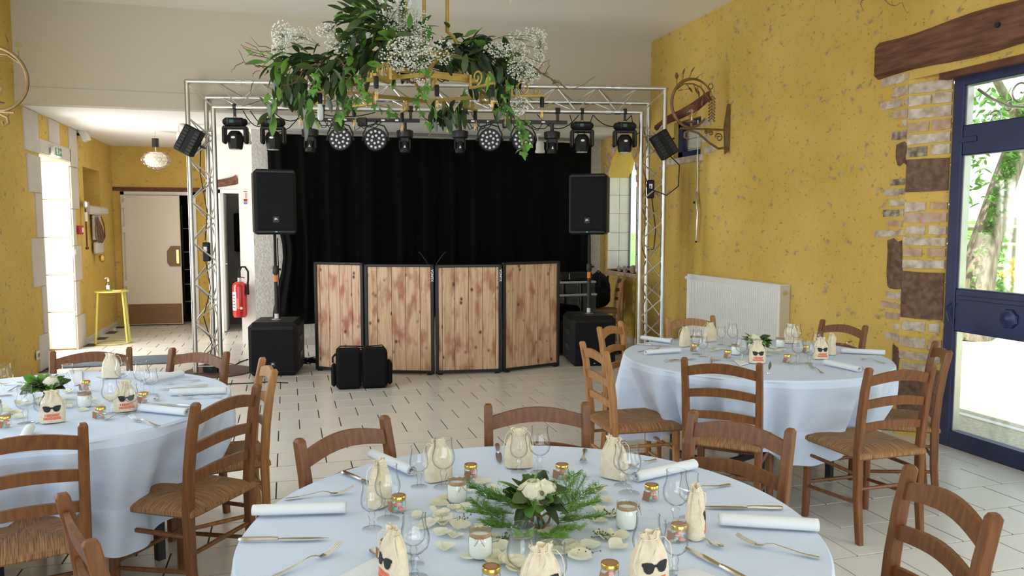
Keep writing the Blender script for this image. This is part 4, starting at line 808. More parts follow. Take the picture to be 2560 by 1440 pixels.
# ================================================ CHAIRS
def make_chair(wood):
    t=thing('dining_chair',(0,0,0),0,'','chair'); w_=M[wood]
    for s in(-1,1):
        xb=s*.182; mb=MB(); secs=[(-.222,0,.034,.022),(-.200,.22,.037,.026),(-.195,.45,.040,.028),(-.208,.62,.038,.027),(-.227,.76,.036,.026),(-.250,.868,.034,.024)]
        v=[]
        for (y,z,d,wd) in secs:
            q=xb+s*.004*(z/.87)
            for (a,b) in [(-1,-.75),(-.75,-1),(.75,-1),(1,-.75),(1,.75),(.75,1),(-.75,1),(-1,.75)]: v.append((q+a*wd/1.55,y+b*d/2,z))
        n=len(secs); f=[]
        for i in range(n-1):
            for k in range(8): f.append((i*8+k,i*8+(k+1)%8,(i+1)*8+(k+1)%8,(i+1)*8+k))
        v2=[(xb+s*.004+a*.010,-.250+b*.011,.878) for (a,b) in [(-1,-.75),(-.75,-1),(.75,-1),(1,-.75),(1,.75),(.75,1),(-.75,1),(-1,.75)]]; v+=v2
        for k in range(8): f.append(((n-1)*8+k,(n-1)*8+(k+1)%8,n*8+(k+1)%8,n*8+k))
        f.append(tuple(range(n*8,n*8+8))); f.append(tuple(range(7,-1,-1)))
        mb.add(v,f); mb.build('back_post',w_,t,R(50))
        MB().tube([(s*.192,.178,0),(s*.188,.174,.22),(s*.184,.170,.44)],[.019,.021,.022],8).build('front_leg',w_,t,R(50))
    def post_y(z): 
        S_=[(0,-.222),(.22,-.200),(.45,-.195),(.62,-.208),(.76,-.227),(.868,-.250)]
        for i in range(5):
            if z<=S_[i+1][0]: a=(z-S_[i][0])/(S_[i+1][0]-S_[i][0]); return S_[i][1]+(S_[i+1][1]-S_[i][1])*a
        return -.250
    for (zc,hh,arch) in [(.808,.052,.026),(.690,.044,.018),(.575,.040,.014)]:
        mb=MB(); nx=10; v=[]
        for i in range(nx+1):
            u=i/nx; x=-.178+.356*u; b=math.sin(PI*u); zz=zc+arch*b; yy=post_y(zc)-.018*b; th=.0075
            dz=(post_y(zc+.03)-post_y(zc-.03))/.06
            for (a,q) in [(-1,-1),(1,-1),(1,1),(-1,1)]: v.append((x,yy+a*th+dz*q*hh/2,zz+q*hh/2*(1 if q<0 else .9+.15*b)))
        f=[(i*4+k,(i+1)*4+k,(i+1)*4+(k+1)%4,i*4+(k+1)%4) for i in range(nx) for k in range(4)]+[(0,1,2,3),(nx*4+3,nx*4+2,nx*4+1,nx*4)]
        mb.add(v,f); mb.build('back_slat',w_,t,R(50))
    def bar(a,b,r=.0105): MB().tube([a,Vector(a).lerp(Vector(b),.5),b],[r*.85,r,r*.85],8).build('stretcher',w_,t,True)
    bar((-.19,.174,.30),(.19,.174,.30)); bar((-.19,.176,.19),(.19,.176,.19))
    for s in(-1,1): bar((s*.187,.174,.34),(s*.182,-.198,.34)); bar((s*.19,.176,.17),(s*.182,-.202,.20)) ; 
    bar((-.18,-.200,.27),(.18,-.200,.27))
    for a,b in [((-.184,.17,.425),(.184,.17,.425)),((-.182,-.195,.425),(.182,-.195,.425)),((-.184,.17,.425),(-.182,-.195,.425)),((.184,.17,.425),(.182,-.195,.425))]: MB().cyl(a,b,.011,8).build('seat_rail',w_,t)
    # rush seat: four woven sectors, rolled over the rails
    mb=MB(); uv=[]; cs=[(-.206,.194),(.206,.194),(.190,-.215),(-.190,-.215)]; c0=Vector((0,.02,0))
    for e in range(4):
        A=Vector((*cs[e],0)); B=Vector((*cs[(e+1)%4],0)); nS,nT=12,7
        def fn(u,tt,A=A,B=B,e=e):
            P=A.lerp(B,u)
            if tt<=.7:
                q=tt/.7; C_=c0.lerp(P,q); d=min(u,1-u)*2; z=.462+.010*math.sin(PI*q**1.3)*(1-.5*(1-d)**3)-.006*(1-q)-.012*q**10
                return (C_.x,C_.y,z)
            q=(tt-.7)/.3; a=q*PI*.95; o_=(P-c0).normalized(); rr=.017
            return (P.x+o_.x*(rr*math.sin(a)-.004),P.y+o_.y*(rr*math.sin(a)-.004),.433+rr*math.cos(a))
        k=len(mb.v); ns=nS; nt=10
        for i in range(ns+1):
            for j in range(nt+1):
                p=fn(i/ns,j/nt); mb.v.append(p); uv.append((p[0],j*.03+e*.5) if e in(0,2) else (p[1],j*.03+e*.5))
        for i in range(ns):
            for j in range(nt): a=k+i*(nt+1)+j; mb.f.append((a,a+1,a+nt+2,a+nt+1))
    me=mb.mesh('rush_seat',M['rush'],R(60)); ul=me.uv_layers.new(name='UVMap')
    for l_ in me.loops: ul.data[l_.index].uv=uv[l_.vertex_index]
    o=bpy.data.objects.new('rush_seat',me); COL.objects.link(o); o.parent=t
    return t
CHP=[]
PC={'chair':Proto(make_chair('chair')),'chair2':Proto(make_chair('chair2'))}
def chair(a,b,lab,wood='chair',cen=None,grp='ladder-back dining chairs'):
    P=at(*a,2,.87); Q=at(*b,2,.87); mid=(P+Q)/2; d=(Q-P); d.z=0; n=Vector((-d.y,d.x,0)).normalized()
    if n.dot(Vector((cen[0],cen[1],0))-Vector((mid.x,mid.y,0)))<0: n=-n
    rz=math.atan2(n.y,n.x)-PI/2; o=Vector((mid.x,mid.y,0))+n*.250
    CHP.append((o.x,o.y,n.x,n.y)); return PC[wood].put(o,rz,lab,grp)
T1=(.605,1.926); T2=(2.72,4.13); T3=(-1.07,3.87)
CH=[((748,1103),(962,1045),'brown ladder-back chair behind the near table, left one, nearest the rolled napkin','chair',T1),
((1234,1015),(1450,1011),'brown ladder-back chair square behind the near table, in front of the wooden screens','chair',T1),
((1731,1030),(1979,1078),'brown ladder-back chair on the right of the near table, backing onto the right table','chair',T1),
((2273,1168),(2490,1295),'brown ladder-back chair at the lower right corner, away from the cloth','chair',T1),
((157,1243),(225,1356),'brown ladder-back chair seen edge-on at the lower left corner','chair',T1),
((130,881),(324,871),'brown ladder-back chair at the far side of the left table, before the entrance','chair',T3),
((429,873),(568,883),'light-edged ladder-back chair beside the left truss leg','chair',T3),
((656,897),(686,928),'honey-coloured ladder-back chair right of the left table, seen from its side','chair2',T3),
((490,1012),(642,965),'large brown ladder-back chair with full rush seat at the left table corner nearest us','chair',T3),
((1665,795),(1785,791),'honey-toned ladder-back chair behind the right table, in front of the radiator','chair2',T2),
((2047,800),(2175,818),'reddish ladder-back chair behind the right table, against the yellow wall','chair',T2),
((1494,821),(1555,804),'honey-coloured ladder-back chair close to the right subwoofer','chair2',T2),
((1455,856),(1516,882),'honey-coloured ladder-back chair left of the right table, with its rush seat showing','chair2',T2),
((1707,897),(1903,912),'brown ladder-back chair at the front of the right table, seen from behind','chair',T2),
((2171,924),(2333,914),'brown ladder-back chair with sunlit rush seat, right front of the right table','chair',T2),
((2339,856),(2373,880),'brown ladder-back chair beside the navy glazed door','chair',T2)]
for a,b,l_,wd,c in CH: chair(a,b,l_,wd,c)
# near left chair whose right post only is inside the picture
p=at(207,1063,2,.87); n=Vector((T3[0]-p.x+.1,T3[1]-p.y,0)).normalized(); s_=Vector((n.y,-n.x,0)); o=Vector((p.x,p.y,0))-s_*.186+n*.250
CHP.append((o.x,o.y,n.x,n.y)); PC['chair'].put(o,math.atan2(n.y,n.x)-PI/2,'brown ladder-back chair at the left picture edge, cut off by the frame','ladder-back dining chairs')
PC['chair2'].put((3.98,9.55,0),R(75),'red-brown ladder-back chair behind the stage gear, carrying the backpack','ladder-back dining chairs')
t=thing('backpack',(3.93,9.56,.465),R(10),'black backpack with red trim standing on the chair behind the right speaker','backpack')
MB().sph((0,0,.24),.24,14,10,(.72,.55,1.0)).build('main_body',M['fabricblack'],t,True); MB().sph((-.01,-.10,.15),.15,12,8,(.9,.45,.85)).build('front_pocket',M['fabricblack'],t,True); MB().tube([(-.13,.0,.42),(-.15,-.09,.28),(-.14,-.08,.06)],.02,6,flat=.4).build('shoulder_strap',M['black'],t,True); MB().tube([(.15,-.03,.32),(.165,-.03,.22),(.16,-.03,.08)],.008,6).build('red_piping',M['redp'],t,True); MB().box((-.06,-.12,.27),(.035,.012,.34),Matrix.Rotation(.1,3,'X'),.005).box((.06,-.12,.27),(.035,.012,.34),Matrix.Rotation(.1,3,'X'),.005).build('pocket_strap',M['black'],t); MB().tube([(-.04,0,.47),(0,0,.50),(.04,0,.47)],.008,6).build('grab_handle',M['black'],t,True)
# ================================================ TABLES AND CLOTHS
def table(c,r,seed,th0,lab,labc,rot):
    t=thing('folding_table',(c[0],c[1],0),rot,lab,'table')
    MB().lathe([(0,.755),(r-.035,.755),(r-.03,.75),(r-.03,.73),(0,.73)],48).build('tabletop',M['fence'],t,True)
    for sx in(-1,1):
        for sy in(-1,1): MB().bb((sx*.34-.018,sy*.32-.018,0),(sx*.34+.018,sy*.32+.018,.73)).build('leg',M['blackm'],t)
        MB().bb((sx*.34-.015,-.32,.12),(sx*.34+.015,.32,.16)).build('cross_bar',M['blackm'],t); MB().bb((sx*.34-.015,-.32,.68),(sx*.34+.015,.32,.73)).build('cross_bar',M['blackm'],t)
    MB().bb((-.34,-.015,.12),(.34,.015,.15)).build('cross_bar',M['blackm'],t)
    rg=random.Random(seed); ph=[rg.uniform(0,6.28) for _ in range(6)]
    def fold(a): return .5+.5*(.30*math.sin(9*a+ph[0]+1.3*math.sin(2*a+ph[1]))+.42*math.sin(19*a+ph[2]+1.1*math.sin(3*a+ph[4]))+.28*math.sin(31*a+ph[3]+1.5*math.sin(4*a+ph[5])))
    NA=480; mb=MB(); lim=[9.0]*NA
    for (ox,oy,nx,ny) in CHP:
        for k in range(NA):
            a=2*PI*k/NA; dx,dy=math.cos(a),math.sin(a)
            for q in range(2,60):
                rr_=q*.02; X=c[0]+dx*rr_-ox; Y=c[1]+dy*rr_-oy; ly=X*nx+Y*ny; lx=X*ny-Y*nx
                if abs(lx)<.235 and -.30<ly<.205: lim[k]=min(lim[k],rr_-.01); break
    l2=[min(lim[(k+j)%NA] for j in range(-4,5)) for k in range(NA)]; l2=[max(r-.085,min(x,r+.1)) for x in l2]
    lim=[sum(l2[(k+j)%NA] for j in range(-7,8))/15 for k in range(NA)]
    v=[(0,0,.7605)]; rad=[.2,.5,.8,.95,.985,1.0]
    rings=[]
    for q in rad: rings.append([(r*q*math.cos(2*PI*k/NA),r*q*math.sin(2*PI*k/NA),.7605+.0012*math.sin(5*2*PI*k/NA+q*9)*(q<.96)) for k in range(NA)])
    drops=[.01,.03,.08,.16,.26,.38,.50,.62,.74,.86,.94,1.0]
    for d in drops:
        rg_=[]
        for k in range(NA):
            a=2*PI*k/NA; act=max(0,min(1,(r+.1-lim[k])/.185)); h=(.50+.13*math.cos(4*(a-th0))+.02*math.sin(3*a+ph[4]))*(1-.22*act); fo=fold(a); fo=fo*fo*(3-2*fo); e=.004+.035*d
            if d<.02: e=.006
            z=.756-h*d; rr=r+e; bl=max(0,min(1,(.72-z)/.26)); tgt=min(rr,lim[k]-.02); rr=rr+(tgt-rr)*bl; rr+=.125*(min(1,d*1.8)**.8)*(fo-.45) if d>.02 else 0; rg_.append((rr*math.cos(a+.03*d*math.sin(7*a+ph[5])),rr*math.sin(a+.03*d*math.sin(7*a+ph[5])),max(.02,z)))
        rings.append(rg_)
    for R_ in rings: v+=R_
    f=[(0,1+k,1+(k+1)%NA) for k in range(NA)]
    for i in range(len(rings)-1):
        for k in range(NA): a=1+i*NA; f.append((a+k,a+NA+k,a+NA+(k+1)%NA,a+(k+1)%NA))
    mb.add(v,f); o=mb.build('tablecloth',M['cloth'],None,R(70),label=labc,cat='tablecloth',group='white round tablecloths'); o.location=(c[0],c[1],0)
table(T1,.742,3,R(20),'round folding table nearest us, under the cloth','white cloth on the near table, covered with petals and greenery',0)
table(T2,.78,11,R(-98),'round folding table with black legs by the radiator','white cloth hanging in folds over the right table',R(20))
table(T3,.79,5,R(-48),'round folding table with black legs at the left','white cloth hanging in long lobes over the left table',R(40))
# ================================================ TABLEWARE
ZT_=.7625
def goblet(h,rb,rm,rr,name):
    t=thing(name,(0,0,0),0,'','glass'); s=h/.15
    MB().lathe([(0,.0025),(.012*s,.003),(.029*s,.0015),(.031*s,.0008),(.031*s,0)],24).build('foot',M['glass'],t,True)
    MB().lathe([(.010*s,.004),(.007*s,.010),(.0095*s,.016),(.006*s,.021),(.0085*s,.032*s),(.012*s,.044*s),(.008*s,.052*s),(.010*s,.056*s)],8).build('stem',M['glass'],t,R(20))
    z0=.056*s; H_=h-z0; pr=[(.004,z0),(rm*.55,z0+.06*H_),(rm*.88,z0+.18*H_),(rm,z0+.34*H_),(rm*.97,z0+.50*H_),(rb*1.02,z0+.72*H_),(rb*.97,z0+.88*H_),(rr,h)]
    MB().lathe(pr,28).build('bowl',M['glass'],t,True); MB().tube([(rr*math.cos(2*PI*k/24),rr*math.sin(2*PI*k/24),h) for k in range(24)],.0009,6,closed=True).build('rim',M['glass'],t,True)
    return Proto(t)
GL=goblet(.150,.0265,.0345,.0262,'water_goblet'); GS=goblet(.124,.0235,.0285,.0238,'wine_glass')
def pouch_surf(x,z):      # half thickness at x,z
    h=.128; q=max(0,min(1,z/h)); w_=pw(z); u=min(1,abs(x)/w_); T=(.019*(1-q**3)+.007)*math.sqrt(max(0,1-u**3))
    return T
def pw(z):
    P_=[(0,.044),(.03,.047),(.058,.0455),(.082,.039),(.104,.027),(.117,.0185),(.130,.025)]
    for i in range(6):
        if z<=P_[i+1][0]: a=(z-P_[i][0])/(P_[i+1][0]-P_[i][0]); return P_[i][1]+(P_[i+1][1]-P_[i][1])*a
    return .029
def pouch():
    t=thing('drawstring_pouch',(0,0,0),0,'','pouch'); mb=MB(); NS=40; zs=[0,.004,.02,.04,.06,.08,.09,.10,.108,.113,.117,.121,.126,.130]; v=[]
    for z in zs:
        w_=pw(z)
        for k in range(NS):
            a=2*PI*k/NS; ca,sa=math.cos(a),math.sin(a); x=w_*math.copysign(abs(ca)**.8,ca); T=pouch_surf(0,z)*math.copysign(abs(sa)**.75,sa)
            q=max(0,(z-.06)/.07); fo=1+.16*q*math.cos(13*a+z*20)+.1*q*math.sin(7*a); 
            if z<.003: x*=.93; T*=.6
            v.append((x*fo,T*fo+(.004*q*math.sin(9*a)),z+(.003*math.sin(5*a) if z>.125 else 0)))
    top=v[-NS:]; v+=[(a*.8,b*.75,.1265) for a,b,c in top]+[(a*.55,b*.3,.122) for a,b,c in top]+[(0,0,.121)]; nr=len(zs)+2
    f=[(i*NS+k,i*NS+(k+1)%NS,(i+1)*NS+(k+1)%NS,(i+1)*NS+k) for i in range(nr-1) for k in range(NS)]+[tuple(range(NS-1,-1,-1))]+[((nr-1)*NS+k,(nr-1)*NS+(k+1)%NS,nr*NS) for k in range(NS)]
    mb.add(v,f).build('pouch_body',M['cotton'],t,True)
    def on(x,z,o=.0016): 
        u=min(1,abs(x)/pw(z)); return -(pouch_surf(0,z)*max(0,1-u**2.5)**.38+o)
    def lens(s):
        o=[(.001,.064),(.010,.0705),(.022,.0725),(.031,.0715),(.0325,.067),(.0300,.063),(.0285,.055),(.023,.049),(.015,.0475),(.008,.050),(.004,.057)]
        c=(.017,.060); vv=[(s*c[0],on(c[0],c[1]),c[1])]
        for rr_ in(.5,1): vv+=[(s*(c[0]+(x-c[0])*rr_),on(c[0]+(x-c[0])*rr_,c[1]+(z-c[1])*rr_),c[1]+(z-c[1])*rr_) for x,z in o]
        n=len(o); ff=[(0,1+(i+1)%n,1+i) for i in range(n)]+[(1+i,1+(i+1)%n,1+n+(i+1)%n,1+n+i) for i in range(n)]
        return vv,ff
    g=MB(); 
    for s in(-1,1): g.add(*lens(s))
    g.add([(-.003,on(0,.063),.0605),(.003,on(0,.063),.0605),(.003,on(0,.066),.066),(-.003,on(0,.066),.066)],[(0,1,2,3)]); g.build('sunglasses_print',M['ink'],t)
    def fn(co): x=co.x; z=.0275+co.y; return Vector((x,on(abs(x),z,.0012)-co.z,z))
    textmesh('I REGRET\nNOTHING',.0128,M['coral'],'lettering',.0002,fn=fn,parent=t,spacing=1.0,bold=.0009)
    c=MB(); 
    for s in(-1,1): c.tube([(s*.020,0,.115),(s*.030,-.012,.118),(s*.040,-.018,.105),(s*.046,-.016,.085),(s*.048,-.012,.066),(s*.045,-.017,.05)],.0011,5)
    c.tube([(.022*math.cos(2*PI*k/20),.013*math.sin(2*PI*k/20),.116) for k in range(20)],.0013,5,closed=True); c.tube([(0,-.014,.116),(.004,-.024,.11),(.001,-.026,.098),(-.004,-.024,.088)],.0012,5); c.build('drawstring',M['string'],t,True)
    return Proto(t)
PO=pouch()
def minijar():
    t=thing('favour_jar',(0,0,0),0,'','jar')
    MB().lathe([(0,.0012),(.018,.0012),(.0205,.004),(.0205,.028),(.017,.033),(.017,.037)],20).build('glass_body',M['jarglass'],t,True)
    MB().lathe([(.0195,.034),(.0205,.035),(.0205,.0445),(.0195,.046),(.0,.0462)],24).build('gold_lid',M['brass'],t,True); MB().lathe([(0,.0466),(.013,.0466),(.0135,.046)],20).build('lid_sticker',M['kraft'],t)
    for (x,y,z,m) in [(.007,-.006,.009,'pink'),(-.008,-.004,.010,'aqua'),(.0,.009,.010,'peach'),(-.005,-.006,.021,'pink'),(.007,.003,.022,'aqua'),(.001,-.009,.027,'pink')]: MB().sph((x,y,z),.0088,10,6,(1,1,.62)).build('sweet',M[m],t,True)
    MB().tube([(.0175*math.cos(2*PI*k/16),.0175*math.sin(2*PI*k/16),.0335) for k in range(16)],.0009,5,closed=True).build('string',M['string'],t,True)
    tg=MB().box((0,0,0),(.020,.0012,.030)); tg.build('kraft_tag',M['kraft'],t,loc=(-.021,-.012,.016)); k=[c for c in kids(t) if c.name.startswith('kraft_tag')][0]; k.rotation_euler=(R(12),R(14),R(-35))
    return Proto(t)
MJ=minijar()
def candlejar(twine=True):
    t=thing('candle_jar',(0,0,0),0,'','jar')
    MB().lathe([(0,.0015),(.022,.0015),(.027,.006),(.029,.012),(.029,.048),(.0255,.056),(.0255,.062),(.0275,.066),(.0275,.070),(.0255,.071),(.024,.069)],28).build('glass_body',M['jarglass'],t,True)
    MB().lathe([(0,.004),(.024,.004),(.0275,.012),(.0275,.046),(.024,.052),(.010,.049),(0,.050)],24).build('white_wax',M['wax'],t,True)
    MB().lathe([(.0262,.0535),(.0270,.055),(.0270,.0625),(.0262,.064)],28).build('jute_band',M['twine'],t,True)
    b=MB(); 
    for s in(-1,1): b.tube([(0,-.028,.058),(s*.008,-.032,.064),(s*.014,-.033,.060),(s*.008,-.032,.055),(0,-.029,.058)],.0009,5); b.tube([(0,-.029,.058),(s*.006,-.034,.048),(s*.012,-.036,.040)],.0009,5)
    b.build('twine_bow',M['twine'],t,True); return Proto(t)
CJ=candlejar()
def strip(mb,prof,th=.0016):       # x, halfwidth, z
    v=[];n=len(prof)
    for (x,hw_,z) in prof: v+=[(x,-hw_,z),(x,-hw_*.6,z+th),(x,hw_*.6,z+th),(x,hw_,z),(x,hw_*.6,z-th*.5),(x,-hw_*.6,z-th*.5)]
    f=[(i*6+k,(i+1)*6+k,(i+1)*6+(k+1)%6,i*6+(k+1)%6) for i in range(n-1) for k in range(6)]+[tuple(range(6)),tuple(range(n*6-1,n*6-7,-1))]
    mb.add(v,f); return mb
def fork():
    t=thing('table_fork',(0,0,0),0,'','fork')
    strip(MB(),[(0,.006,.003),(.012,.0085,.003),(.04,.006,.004),(.08,.0032,.010),(.105,.0028,.014),(.122,.004,.011),(.130,.009,.006),(.140,.0115,.004),(.150,.0115,.0045)]).build('handle',M['steel'],t,True)
    for k in range(4): y=-.009+.006*k; strip(MB(),[(.148,.0022,.0048),(.165,.002,.008),(.18,.0018,.014),(.195,.0009,.022)],.0012).v; m_=strip(MB(),[(.148,.0022,.0048),(.165,.002,.008),(.18,.0018,.014),(.195,.0009,.022)],.0012); m_.v=[(a,b+y*(1-.0*a),c) for a,b,c in m_.v]; m_.build('tine',M['steel'],t,True)
    return Proto(t)
def knife():
    t=thing('table_knife',(0,0,0),0,'','knife')
    strip(MB(),[(0,.005,.005),(.008,.0085,.006),(.04,.0085,.006),(.08,.0062,.006),(.098,.0055,.005)],.0045).build('handle',M['steel'],t,True)
    strip(MB(),[(.097,.0055,.005),(.11,.0095,.005),(.16,.0105,.005),(.20,.008,.005),(.215,.004,.005),(.224,.0006,.005)],.0008).build('blade',M['steel'],t,True); return Proto(t)
def spoon():
    t=thing('dessert_spoon',(0,0,0),0,'','spoon')
    strip(MB(),[(0,.004,.003),(.01,.0065,.003),(.04,.004,.005),(.07,.0022,.010),(.09,.0024,.009),(.098,.004,.006)]).build('handle',M['steel'],t,True)
    mb=MB()
    def fn(u,v): 
        a=2*PI*v; rr=u; x=.117+.0215*rr*math.cos(a); y=.0135*rr*math.sin(a); return (x,y,.0022+.0065*rr*rr)
    mb.grid(fn,5,20); mb.build('bowl',M['steel'],t,True); return Proto(t)
FK,KN,SN=fork(),knife(),spoon()
def napkin(L=.25):
    mb=MB(); n=44; prof=[]
    for i in range(n+1): 
        a=2*PI*2.15*i/n; r=.0185-.0105*(i/n); prof.append((r*1.12*math.cos(a-1.2),r*.92*math.sin(a-1.2)+.0175))
    v=[]; 
    for k,x in enumerate([0,.01,.06,.12,.19,L-.01,L]): v+=[(x,p[0]*(1+.03*math.sin(k*2)),p[1]) for p in prof]
    f=[(k*(n+1)+i,k*(n+1)+i+1,(k+1)*(n+1)+i+1,(k+1)*(n+1)+i) for k in range(6) for i in range(n)]
    mb.add(v,f); o=mb.build('rolled_napkin',M['napkin'],None,R(60),cat='napkin'); md=o.modifiers.new('s','SOLIDIFY'); md.thickness=.0016; md.offset=-1
    return Proto(o)
NP=napkin()
def T_(x,y): p=at(x,y,2,ZT_); return p
def put(pr,x,y,rz,lab,g=None): p=T_(x,y); return pr.put((p.x,p.y,ZT_),rz,lab,g)
def lay(pr,a,b,lab,g=None,z=ZT_,sc=None):      # from handle end a towards b
    p=T_(*a); q=T_(*b); rz=math.atan2(q.y-p.y,q.x-p.x); o=pr.put((p.x,p.y,z),rz,lab,g)
    if sc: o.scale=(sc,1,1)
    return o
def facing(x,y,tx,ty): # rotation so local -Y looks at plan point
    p=T_(x,y); return math.atan2(ty-p.y,tx-p.x)+PI/2
n_='near table'; r_='right table'; l_='left table'
for (pr,x,y,lab,g) in [
 (GS,930,1322,'small wine glass on the near table, frontmost of the pair by the left napkin','w'),(GL,970,1298,'water goblet on the near table, rear one of the left pair','g'),
 (GS,1048,1217,'small wine glass on the near table, beside the tip of the far-left napkin','w'),(GL,1109,1218,'water goblet before an ivory pouch at the far left of the near table','g'),
 (GS,1034,1412,'small wine glass seen through the big goblet at the near left of the table','w'),(GL,1037,1446,'water goblet at the near left, beside the pouch standing sideways','g'),
 (GS,1297,1180,'small wine glass at the far edge of the near table before a pouch','w'),(GL,1349,1182,'water goblet at the far edge of the near table, right behind the rose','g'),
 (GS,1556,1214,'small wine glass at the far right of the near table, left one of the pair','w'),(GL,1573,1233,'water goblet at the far right of the near table, right one of the pair','g'),
 (GL,1306,1482,'water goblet at the bottom centre, behind the front pouch','g'),(GS,1384,1500,'small wine glass at the bottom centre, right behind the front pouch','w'),
 (GL,1689,1316,'water goblet right of the pink sweet jar on the near table','g'),(GS,1722,1296,'small wine glass half hidden behind the goblet at the right of the near table','w'),
 (GL,1618,1450,'water goblet standing behind the large pouch at the lower right','g'),(GS,1687,1437,'small wine glass with a sweet jar behind it at the lower right','w'),
 (GL,1742,886,'water goblet at the left of the right table, rear of the pair','g'),(GS,1757,892,'small wine glass at the left of the right table, front of the pair','w'),
 (GS,1803,862,'small wine glass at the back of the right table beside the pouch','w'),(GL,1831,866,'water goblet at the back of the right table, left of the bouquet','g'),
 (GL,1853,905,'water goblet left of the front pouch on the right table','g'),(GS,1878,898,'small wine glass behind the front pouch on the right table','w'),
 (GL,1990,866,'water goblet at the back right of the right table before a pouch','g'),(GS,1974,860,'small wine glass at the back right of the right table beside a pouch','w'),
 (GL,1994,908,'water goblet right of the tagged sweet jar on the right table','g'),(GS,2023,908,'small wine glass beside the sunglasses pouch on the right table','w'),
 (GL,2043,890,'water goblet behind the sunglasses pouch, right side of right table','g'),
 (GL,14,990,'water goblet at the left picture edge on the left table','g'),(GS,171,975,'small wine glass right behind the bouquet on the left table','w'),
 (GL,65,1058,'water goblet left of the sunglasses pouch on the left table','g'),(GS,106,1058,'small wine glass in front of the left sunglasses pouch on the left table','w'),
 (GL,308,972,'water goblet at the back of the left table, beside a leaning pouch','g'),(GL,278,1034,'water goblet left of the second pouch on the left table','g'),
 (GS,330,1033,'small wine glass in front of the second pouch on the left table','w'),(GL,356,982,'water goblet nearest the far-right napkin on the left table','g'),(GS,380,987,'small wine glass right of all other glasses on the left table','w')]:
    put(pr,x,y,rnd.uniform(0,3),lab,'water goblets on the tables' if g=='g' else 'small wine glasses on the tables')
cx1,cy1=T1
def outw(x,y,c): p=T_(x,y); return math.atan2(p.y-c[1],p.x-c[0])+PI/2
for (x,y,c,rz,lab) in [
 (1097,1200,T1,None,'cream pouch with its plain back towards us, far left of the near table'),(950,1262,T1,None,'cream pouch behind the pair of glasses at the left of the near table'),
 (985,1462,T1,R(-72),'cream pouch standing sideways at the lower left of the near table'),(1297,1168,T1,None,'cream pouch at the far edge of the near table, behind the rose'),
 (1535,1195,T1,None,'cream pouch with loose cords at the far right of the near table'),(1352,1512,T1,R(4),'cream sunglasses pouch at the bottom centre of the picture'),
 (1622,1474,T1,R(8),'large-looking cream sunglasses pouch at the lower right of the near table'),(1737,1338,T1,R(62),'cream pouch turned edge-on at the right of the near table'),
 (1712,866,T2,None,'cream pouch leaning at the left of the right table'),(1775,854,T2,None,'cream pouch at the back left of the right table, before the radiator'),
 (1893,908,T2,R(-22),'cream sunglasses pouch at the front of the right table'),(1977,858,T2,None,'cream pouch at the back right of the right table, radiator side'),
 (2051,898,T2,R(-8),'cream sunglasses pouch at the right side of the right table'),(2078,886,T2,R(60),'cream pouch turned edge-on at the far right of the right table'),
 (132,1056,T3,R(12),'cream sunglasses pouch on the left table, below the bouquet'),(315,1028,T3,R(20),'cream sunglasses pouch between glasses, centre of the left table'),
 (279,945,T3,None,'cream pouch at the back of the left table, behind a goblet')]:
    p=T_(x,y); PO.put((p.x,p.y,ZT_),outw(x,y,c) if rz is None else rz,lab,'cream drawstring favour pouches')
for (x,y,lab) in [(1177,1196,'jar of pink and aqua sweets with gold lid, far left of the near table'),(1405,1196,'jar of sweets with gold lid hidden behind the white roses'),(1629,1250,'jar of pink sweets with gold lid and kraft tag, right of the candle jars'),
 (997,1278,'jar of sweets with gold lid behind the left pair of glasses'),(972,1396,'jar of sweets with gold lid behind the sideways pouch'),(1228,1466,'jar with gold lid at the bottom edge, left of the front pouch'),(1524,1456,'jar with gold lid at the bottom edge, left of the large pouch'),(1697,1354,'jar of sweets seen through the small wine glass at the lower right'),
 (1737,878,'jar of sweets among the glasses at the left of the right table'),(1820,895,'jar of sweets with kraft tag at the front left of the right table'),(1968,906,'jar of sweets with hanging kraft tag, front of the right table'),(2016,882,'jar of sweets behind the glasses at the right of the right table'),
 (215,975,'jar of pink sweets behind the candle jar on the left table'),(252,1045,'jar of pink sweets with dark tag at the front of the left table'),(359,1006,'jar of aqua sweets beside the second pouch on the left table'),(14,1068,'jar of aqua sweets at the left picture edge')]:
    put(MJ,x,y,rnd.uniform(-.5,.5),lab,'gold-lidded jars of sweets')
for (x,y,rz,lab) in [(1143,1254,.2,'white candle jar with jute band, left rear one on the near table'),(1201,1392,-.3,'white candle jar with twine bow, nearest us on the near table'),(1567,1320,1.2,'white candle jar with twine bow, right of the ferns'),
 (1950,869,.3,'white candle jar right of the bouquet on the right table'),(1839,887,0,'white candle jar left of the bouquet on the right table'),(212,1017,.9,'white candle jar with twine loop on the left table'),(-14,1040,.9,'white candle jar at the left picture edge')]:
    put(CJ,x,y,rz,lab,'white candle jars with jute bands')
for a,b,lab in [((632,1292),(900,1284),'rolled white napkin at the left of the near table, between fork and knife'),((928,1146),(1050,1200),'rolled white napkin at the far left, near the wooden chair'),((1735,1172),(1610,1200),'rolled white napkin at the far right of the near table'),((2045,1328),(1797,1312),'rolled white napkin at the right of the near table, above the fork'),
 ((1604,850),(1697,862),'rolled white napkin at the far left of the right table'),((1614,888),(1726,880),'rolled white napkin at the left front of the right table'),((2149,931),(2035,906),'rolled bluish-white napkin at the right front of the right table'),((2212,888),(2090,882),'rolled white napkin at the far right of the right table'),
 ((456,940),(385,955),'rolled white napkin at the back right of the left table'),((567,984),(418,990),'thin rolled napkin at the right of the left table'),((470,1040),(335,1026),'rolled bluish napkin at the front of the left table, left of the large chair'),((55,1122),(75,1082),'rolled napkin pointing at us at the front left of the left table')]:
    lay(NP,a,b,lab,'rolled white napkins')
